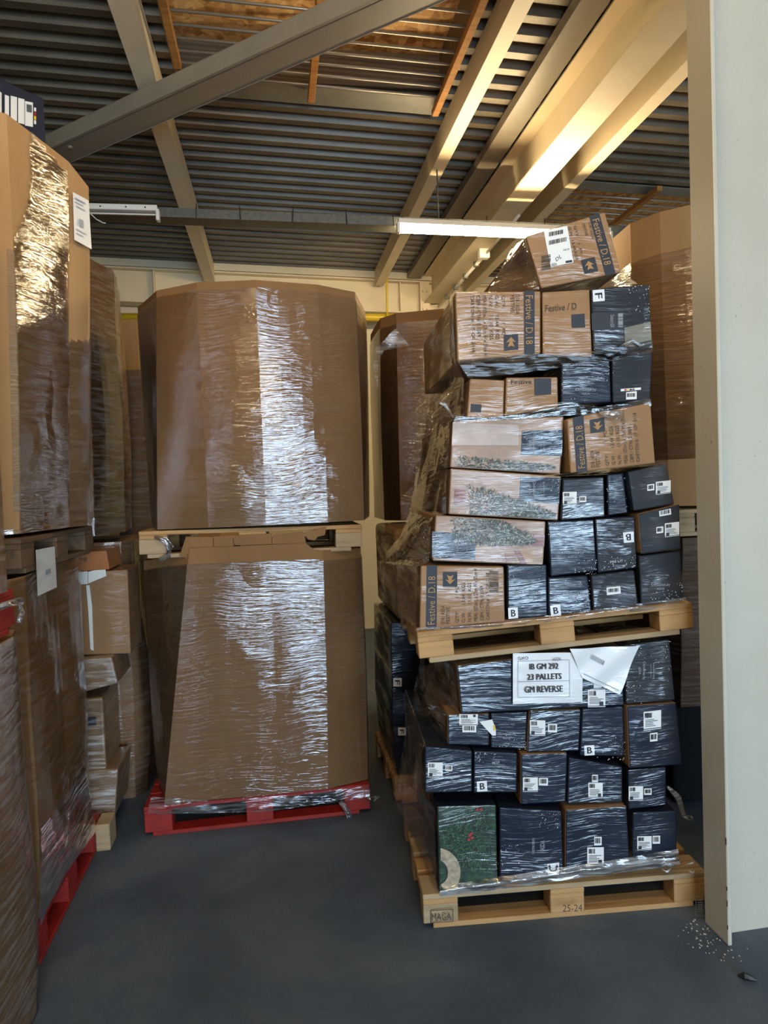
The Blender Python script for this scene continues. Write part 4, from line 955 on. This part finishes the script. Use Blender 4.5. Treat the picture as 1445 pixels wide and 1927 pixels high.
# ---- left tall carton on its stack
Zt = 3.42
A1, B1, C1 = atZ(14, 212, Zt), atZ(128, 300, Zt), atZ(166, 352, Zt)
A0, B0, C0 = atZ(33, 992, 1.70), atZ(126, 990, 1.70), atZ(164, 985, 1.70)
def near(px, py, y): return atY(px, py, y)
A0, B0, C0 = near(35, 992, 2.95), near(128, 990, 3.36), near(164, 986, 3.48)
A1, B1, C1 = near(14, 214, 2.98), near(128, 304, 3.36), near(166, 352, 3.48)
Zt = A1.z
ltop = [(-1.45, 2.70), (A1.x, A1.y), (B1.x, B1.y), (C1.x, C1.y), (-1.0, 3.88), (-1.9, 4.15), (-2.2, 3.7), (-2.2, 2.9)]
lbot = [(-1.45, 2.72), (A0.x, A0.y), (B0.x, B0.y), (C0.x, C0.y), (-1.0, 3.85), (-1.9, 4.0), (-2.1, 3.7), (-2.1, 2.9)]
edge = [(200, 60), (232, 58), (360, 57), (400, 48), (440, 32), (470, 20), (560, 15), (640, 20), (760, 24), (860, 28), (1000, 34)]
def in_film(px, py):
    for (y0, x0), (y1, x1) in zip(edge, edge[1:]):
        if y0 <= py <= y1:
            if px < x0+(x1-x0)*(py-y0)/(y1-y0): return False
    return not (py < 640 and px > 129) and not (px > 60 and py < 250+(px-60)*1.15)
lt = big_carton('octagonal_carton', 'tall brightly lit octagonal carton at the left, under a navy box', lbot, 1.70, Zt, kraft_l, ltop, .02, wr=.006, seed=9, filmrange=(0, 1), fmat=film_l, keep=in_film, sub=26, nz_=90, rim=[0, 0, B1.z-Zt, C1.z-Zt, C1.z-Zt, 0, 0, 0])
def side_pt(px, py, off=.010):
    """point on the carton's right wall seen through a pixel (piecewise planar wall)"""
    best = None; r = ray(px, py)
    for (a0, a1, b0, b1) in ((A0, A1, B0, B1), (B0, B1, C0, C1)):
        n_ = (b0-a0).cross(a1-a0).normalized()
        if n_.x < 0: n_ = -n_
        p = CAM + r*((a0-CAM).dot(n_)/r.dot(n_)); t = (p.z-1.7)/(Zt-1.7)
        lo, hi = a0.lerp(a1, t), b0.lerp(b1, t)
        e = hi-lo; s = (p-lo).dot(e)/e.dot(e)
        c_ = p + n_*(off+.022*math.sin(math.pi*max(0, min(1, t))))
        if best is None or s > 1.0: best = (s, c_)
        if -.0 <= s <= 1: return c_
    return best[1]
q = [side_pt(130, 362, .014), side_pt(160, 378, .014), side_pt(163, 470, .014), side_pt(130, 452, .014)]
m = MB(); m.add(q, [(0, 1, 2, 3)]); P(lt, m.build('paper_label', white_f)); 
for (u0, v0, u1, v1) in ((.1, .10, .75, .13), (.1, .18, .6, .2), (.1, .26, .7, .28), (.3, .5, .55, .66), (.1, .75, .7, .77), (.1, .83, .5, .85)):
    m = MB(); m.add([bil(q, a_, b)+Vector((.004, -.004, 0)) for a_, b in ((u0, v0), (u1, v0), (u1, v1), (u0, v1))], [(0, 1, 2, 3)]); P(lt, m.build('label_print', inkgrey))
# navy box on top of it
nb = [atY(-60, 160, 3.35), atY(87, 185, 3.62), atY(87, 262, 3.62), atY(-60, 244, 3.35)]
fv = (nb[1]-nb[0]); fv.z = 0; fv.normalize(); bk = Vector((-fv.y, fv.x, 0))
nb[0].xy = nb[3].xy; nb[1].xy = nb[2].xy
for p in nb: p.z = max(p.z, Zt+.004)
zt_ = max(nb[0].z, nb[1].z); nb[0].z = nb[1].z = zt_; nb[2].z = nb[3].z = Zt+.004
m = MB().hexa([nb[3], nb[2], nb[2]+bk*.35, nb[3]+bk*.35, nb[0], nb[1], nb[1]+bk*.35, nb[0]+bk*.35])
nbx = tag(m.build('navy_box', plain('navy_board', (.010, .016, .035), .5), bevel=.006), 'navy box with white barcode panels lying on the tall left carton', 'box')
def nbp(px, py, off=.003): n_ = -bk; return atP(px, py, nb[3]+n_*off, n_)
for (x0, y0, x1, y1) in ((0, 172, 3, 215), (9, 178, 17, 221), (20, 180, 32, 225), (34, 184, 46, 231), (47, 190, 62, 236)):
    m = MB(); m.add([nbp(x0, y0), nbp(x1, y0+3), nbp(x1, y1+3), nbp(x0, y1)], [(0, 1, 2, 3)]); P(nbx, m.build('white_panel', white))
m = MB()
for k in range(9): m.add([nbp(50, 196+1.6*k, .006), nbp(60, 198+1.6*k, .006), nbp(60, 199+1.6*k, .006), nbp(50, 197+1.6*k, .006)], [(0, 1, 2, 3)])
P(nbx, m.build('barcode', ink))
for k, mt in enumerate((white, berry, yellow, white, ink)): m = MB(); m.add([nbp(64, 202+8*k), nbp(68, 203+8*k), nbp(68, 210+8*k), nbp(64, 209+8*k)], [(0, 1, 2, 3)]); P(nbx, m.build('colour_patch', mt))

# ---- left lower load on the red pallet (x about -1.0)
poly = [(-1.5, 2.80), (-1.03, 2.815), (-1.005, 2.9), (-1.01, 3.30), (-1.02, 3.72), (-1.06, 3.78), (-2.1, 3.78), (-2.15, 2.82)]
ll = big_carton('wrapped_load', 'dim film wrapped brown load on the red pallet at left', poly, .165, 1.535, kraft_l, None, .02, wr=.03, filmrange=(0.0, 1), fmat=film_k, cat='wrapped load', seed=2)
m = MB(); q = [atX(67, 1035, -.965), atX(103, 1028, -.965), atX(107, 1105, -.965), atX(71, 1122, -.965)]; m.add(q, [(0, 1, 2, 3)]); P(ll, m.build('paper_label', white_f))
m = MB(); m.add([bil(q, a_, b)+Vector((.004, -.002, 0)) for a_, b in ((.42, .5), (.68, .5), (.68, .6), (.42, .6))], [(0, 1, 2, 3)]); P(ll, m.build('label_print', inkgrey))
# film drape over the red pallet side
rows = [[atX(78, 1560, -.985), atX(120, 1500, -.985), atX(160, 1440, -.985)], [atX(76, 1640, -.98), atX(125, 1580, -.98), atX(172, 1520, -.98)], [atX(74, 1745, -.985), atX(120, 1650, -.985), atX(180, 1565, -.985)]]
fsheet(rows, 24, 16, .010, film_h, 'film_skirt', ll, 6)
# ---- nearest load at the left edge: lower, and sliver of upper
poly = [(-2.0, 1.5), (-1.0, 1.55), (-.96, 1.7), (-.935, 2.2), (-.93, 2.58), (-.97, 2.70), (-2.0, 2.72), (-2.1, 2.0)]
nl = big_carton('wrapped_load', 'film wrapped brown load nearest the viewer at the lower left', poly, .0, 1.36, kraft_l, None, .02, wr=.02, filmrange=(0, 1), fmat=film_h, cat='wrapped load', seed=5)
poly = [(-2.0, 1.5), (-1.0, 1.55), (-.95, 1.7), (-.92, 2.2), (-.91, 2.48), (-1.0, 2.60), (-2.0, 2.62), (-2.1, 2.0)]
polt = [(-2.0, 1.5), (-1.0, 1.55), (-.96, 1.7), (-.93, 2.2), (-.92, 2.48), (-1.0, 2.60), (-2.0, 2.62), (-2.1, 2.0)]
nu = big_carton('wrapped_load', 'film wrapped carton at the extreme left edge on the high red pallet', poly, 1.53, 3.0, kraft_l, polt, .01, wr=.015, filmrange=(0, 1), fmat=film_h, cat='wrapped load', seed=6)
P(nu, MB().tube([atX(0, 1142, -.90), atX(24, 1134, -.90), atX(38, 1132, -.90), atX(40, 1150, -.90), atX(36, 1172, -.90)], [.012, .012, .016, .012, .008], 7).build('film_tail', film_t, smooth=True))
# ---- third pallet in the left row: odd boxes
def slabbox(name, label, pts, Y, depth, mat, cat='box', bev=.006, group=None):
    q = [atY(x, y, Y) for x, y in pts]
    tl, tr_, br_, bl = q; b = [p+Vector((0, depth, 0)) for p in (bl, br_, tr_, tl)]
    o = MB().hexa([bl, br_, b[1], b[0], tl, tr_, b[2], b[3]]).build(name, mat, bevel=bev, seg=2)
    return tag(o, label, cat, group)
GL = 'boxes on the third pallet in the left row'
o = slabbox('kraft_box', 'orange brown box printed on its side behind the left load', [(112, 1042), (200, 1036), (206, 1072), (112, 1078)], 3.92, .32, kraft_o, group=GL)
text([atY(x, y, 3.915) for x, y in ((124, 1050), (164, 1047), (164, 1056), (124, 1059))], 'dosing', ink_b, o, 'printed_text').matrix_parent_inverse = Matrix.Identity(4)
o = slabbox('kraft_box', 'brown box with white tape bands behind the left load', [(112, 1079), (240, 1072), (246, 1230), (120, 1234)], 3.93, .32, kraft_d, group=GL)
for pts in ([(117, 1083), (128, 1078), (165, 1075), (165, 1099), (131, 1101), (127, 1110), (119, 1104)], [(166, 1076), (198, 1068), (200, 1084), (166, 1098)], [(124, 1102), (135, 1102), (141, 1250), (130, 1245)], [(162, 1102), (168, 1101), (173, 1140), (176, 1225), (170, 1222), (166, 1150)]):
    q = [atY(x, y, 3.922) for x, y in pts]; n = len(q); m = MB(); m.add(q+[p+Vector((0, .004, 0)) for p in q], [tuple(range(n))]+[(i, n+i, n+(i+1) % n, (i+1) % n) for i in range(n)]); P(o, m.build('tape_band', tape_w)).matrix_parent_inverse = Matrix.Identity(4)
silver = plain('silver_filmed_pack', (.24, .155, .09), .3, var=.25, scale=14, film=1.0)
slabbox('film_pack', 'shiny film wrapped pack just below the taped box', [(143, 1241), (210, 1236), (222, 1286), (147, 1306)], 3.86, .35, silver, 'pack', .012, GL)
o = slabbox('film_pack', 'narrow film wrapped pack with a dark tree mark', [(151, 1316), (193, 1313), (200, 1448), (155, 1452)], 3.90, .35, silver, 'pack', .012, GL)
flat_q = [atY(x, y, 3.894) for x, y in ((159, 1349), (181, 1349), (181, 1365), (159, 1365))]; m = MB(); m.add(flat_q, [(0, 1, 2, 3)]); P(o, m.build('tree_icon', ink)).matrix_parent_inverse = Matrix.Identity(4)
fq = [atY(x, y, 3.892) for x, y in ((161, 1352), (170, 1363), (179, 1352), (174, 1364), (166, 1364))]
slabbox('film_pack', 'lowest shiny film wrapped pack behind the left red pallet', [(155, 1453), (222, 1447), (216, 1538), (162, 1545)], 3.88, .35, silver, 'pack', .012, GL)
for o, pts, Y in ((0, [(144, 1243), (209, 1238), (221, 1285), (148, 1304)], 3.855), (1, [(152, 1318), (192, 1315), (199, 1446), (156, 1450)], 3.892), (2, [(156, 1455), (221, 1449), (215, 1536), (163, 1543)], 3.872)):
    pk = bpy.data.objects['film_pack' if o == 0 else 'film_pack.%03d' % o]
    q = [atY(x, y, Y) for x, y in pts]
    sh = fsheet([[q[0], q[1]], [q[3], q[2]]], 10, 14, .006, film_t, 'stretch_film', None, o); sh.parent = pk
tag(MB().box(-1.0, -.93, 3.70, 3.84, 0, .14).build('wood_block', pine2, bevel=.004), 'pallet corner block on the floor behind the left red pallet', 'block')
poly = [(-1.85, 4.32), (-1.2, 4.31), (-.93, 4.33), (-.87, 4.40), (-.87, 4.8), (-.95, 5.0), (-1.9, 5.0)]
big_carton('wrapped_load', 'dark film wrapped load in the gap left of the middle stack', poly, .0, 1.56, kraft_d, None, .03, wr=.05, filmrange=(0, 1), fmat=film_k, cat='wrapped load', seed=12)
# ---- cartons further back on the left
c1 = atY(206, 640, 4.55); poly = [(-2.0, 4.3), (-1.35, 4.25), (c1.x-.10, 4.36), (c1.x, 4.7), (c1.x-.05, 5.2), (-1.6, 5.3), (-2.0, 5.2)]
big_carton('octagonal_carton', 'carton with gathered film behind the tall left carton', poly, 1.6, 3.28, kraft, [(x*1.0, y) for x, y in poly], .03, wr=.03, filmrange=(0, 1), fmat=film_h, seed=15)
poly = [(-1.15, 5.35), (-.95, 5.3), (-.72, 5.42), (-.66, 5.8), (-.75, 6.3), (-1.3, 6.4)]
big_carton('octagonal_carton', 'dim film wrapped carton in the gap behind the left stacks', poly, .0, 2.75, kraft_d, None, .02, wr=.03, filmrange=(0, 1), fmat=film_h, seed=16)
poly = [(-1.55, 6.75), (-1.2, 6.7), (-.55, 6.78), (-.4, 7.2), (-.6, 7.8), (-1.5, 7.8)]
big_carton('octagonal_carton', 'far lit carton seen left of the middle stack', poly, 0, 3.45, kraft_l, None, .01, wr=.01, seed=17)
# ---- load behind, between middle and right stacks
def Zp(px, py, z): p = atZ(px, py, z); return (p.x, p.y)
topc = [(.735, 4.60), (.82, 4.46), (1.125, 4.34), (1.5, 4.36), (1.8, 4.6), (1.85, 5.1), (1.6, 5.35), (.95, 5.35), (.74, 5.1)]
bc = big_carton('octagonal_carton', 'film wrapped octagonal carton behind, between the middle and right stacks', [(x-.02*(x < 1), y) for x, y in topc], 1.60, 2.95, kraft, topc, .012, wr=.008, filmrange=(0, .95), seed=20)
mbp, M_ = pallet('wooden_pallet', 'pine pallet in the shade behind the right stack, under the F cartons', (.60, 3.86), (1.75, 3.86), 0, .8, .144, pine)
GB = 'navy cartons behind the right stack'
for (pts, lab, st) in (([(735, 1172), (781, 1166), (781, 1266), (737, 1268)], 'upper navy carton in the dark gap left of the right stack', None), ([(737, 1269), (781, 1267), (779, 1364), (738, 1366)], 'navy carton with a white F sticker in the dark gap, upper of two', (740, 1276, 756, 1292)), ([(739, 1367), (779, 1365), (777, 1456), (747, 1458)], 'navy carton with a white F sticker in the dark gap, lower of two', (749, 1369, 764, 1384))):
    q = [atY(x, y, 3.90) for x, y in pts]; w_ = Vector((1.0, 0, 0))
    tl, tr_, br_, bl = q; tr_ = Vector((1.7, 3.9, tl.z)); br_ = Vector((1.7, 3.9, bl.z)); bb = [p+Vector((0, .7, 0)) for p in (bl, br_, tr_, tl)]
    o = tag(MB().hexa([bl, br_, bb[1], bb[0], tl, tr_, bb[2], bb[3]]).build('dark_carton', navy, bevel=.005), lab, 'box', GB)
    if st:
        x0, y0, x1, y1 = st; g = lambda px, py, off=0: atY(px, py, 3.9-off)
        m = MB(); m.add([g(x0, y0, .003), g(x1, y0, .003), g(x1, y1, .003), g(x0, y1, .003)], [(0, 1, 2, 3)]); P(o, m.build('letter_sticker', white)).matrix_parent_inverse = Matrix.Identity(4)
        text([g(x1-4, y0+4, .005), g(x1-4, y1-4, .005), g(x0+3, y1-4, .005), g(x0+3, y0+4, .005)], 'F', ink, o, bold=.002).matrix_parent_inverse = Matrix.Identity(4)
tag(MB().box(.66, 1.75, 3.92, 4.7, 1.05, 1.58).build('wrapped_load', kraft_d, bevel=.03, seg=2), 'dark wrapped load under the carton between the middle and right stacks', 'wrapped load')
# film sheets hanging from that carton
fsheet([[atY(744, 618, 4.25), atY(770, 650, 4.25)], [atY(708, 655, 4.25), atY(722, 660, 4.26)], [atY(702, 690, 4.25), atY(712, 690, 4.26)], [atY(710, 733, 4.26), atY(712, 730, 4.26)]], 8, 24, .008, film_t, 'film_tail', bc)
# ---- right rear tall carton and what is below it
e0 = atY(1205, 480, 3.62)
topr = [(e0.x+.08, 3.55), (2.42, 3.30), (3.0, 3.25), (3.3, 3.6), (3.3, 4.1), (3.0, 4.4), (2.4, 4.4), (e0.x+.02, 4.15), (e0.x, 3.72)]
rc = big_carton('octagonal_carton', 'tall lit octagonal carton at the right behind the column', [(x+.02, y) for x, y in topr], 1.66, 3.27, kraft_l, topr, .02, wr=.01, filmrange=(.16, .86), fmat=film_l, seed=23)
pallet('wooden_pallet', 'dim pallet under the tall carton behind the column', (2.08, 3.42), (3.2, 3.42), 1.50, 1.0, .144, pine2)
poly = [(2.15, 3.45), (3.2, 3.42), (3.25, 4.3), (2.2, 4.35), (2.08, 4.0)]
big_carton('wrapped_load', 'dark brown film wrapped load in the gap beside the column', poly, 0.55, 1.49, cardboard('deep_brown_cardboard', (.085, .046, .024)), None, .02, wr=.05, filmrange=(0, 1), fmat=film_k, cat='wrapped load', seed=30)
tag(MB().box(2.12, 3.2, 3.5, 4.3, 0.0, .545).build('dark_carton', plain('gap_shade_black', (.008, .008, .009), .9, spec=.1), bevel=.01), 'carton blackened as shade at floor level in the gap beside the column', 'box')  # black base colour stands in for the shade deep in this gap
def cleanup():
    for o in list(S.objects):
        if o.parent and o.name.split('.')[0] in ('snow_dots', 'barcode', 'label_print', 'tree_picture', 'stamped_ear', 'arrow_print'): o['kind'] = 'stuff'
        if '_v' in o: del o['_v']
cleanup()
bpy.context.view_layer.update()
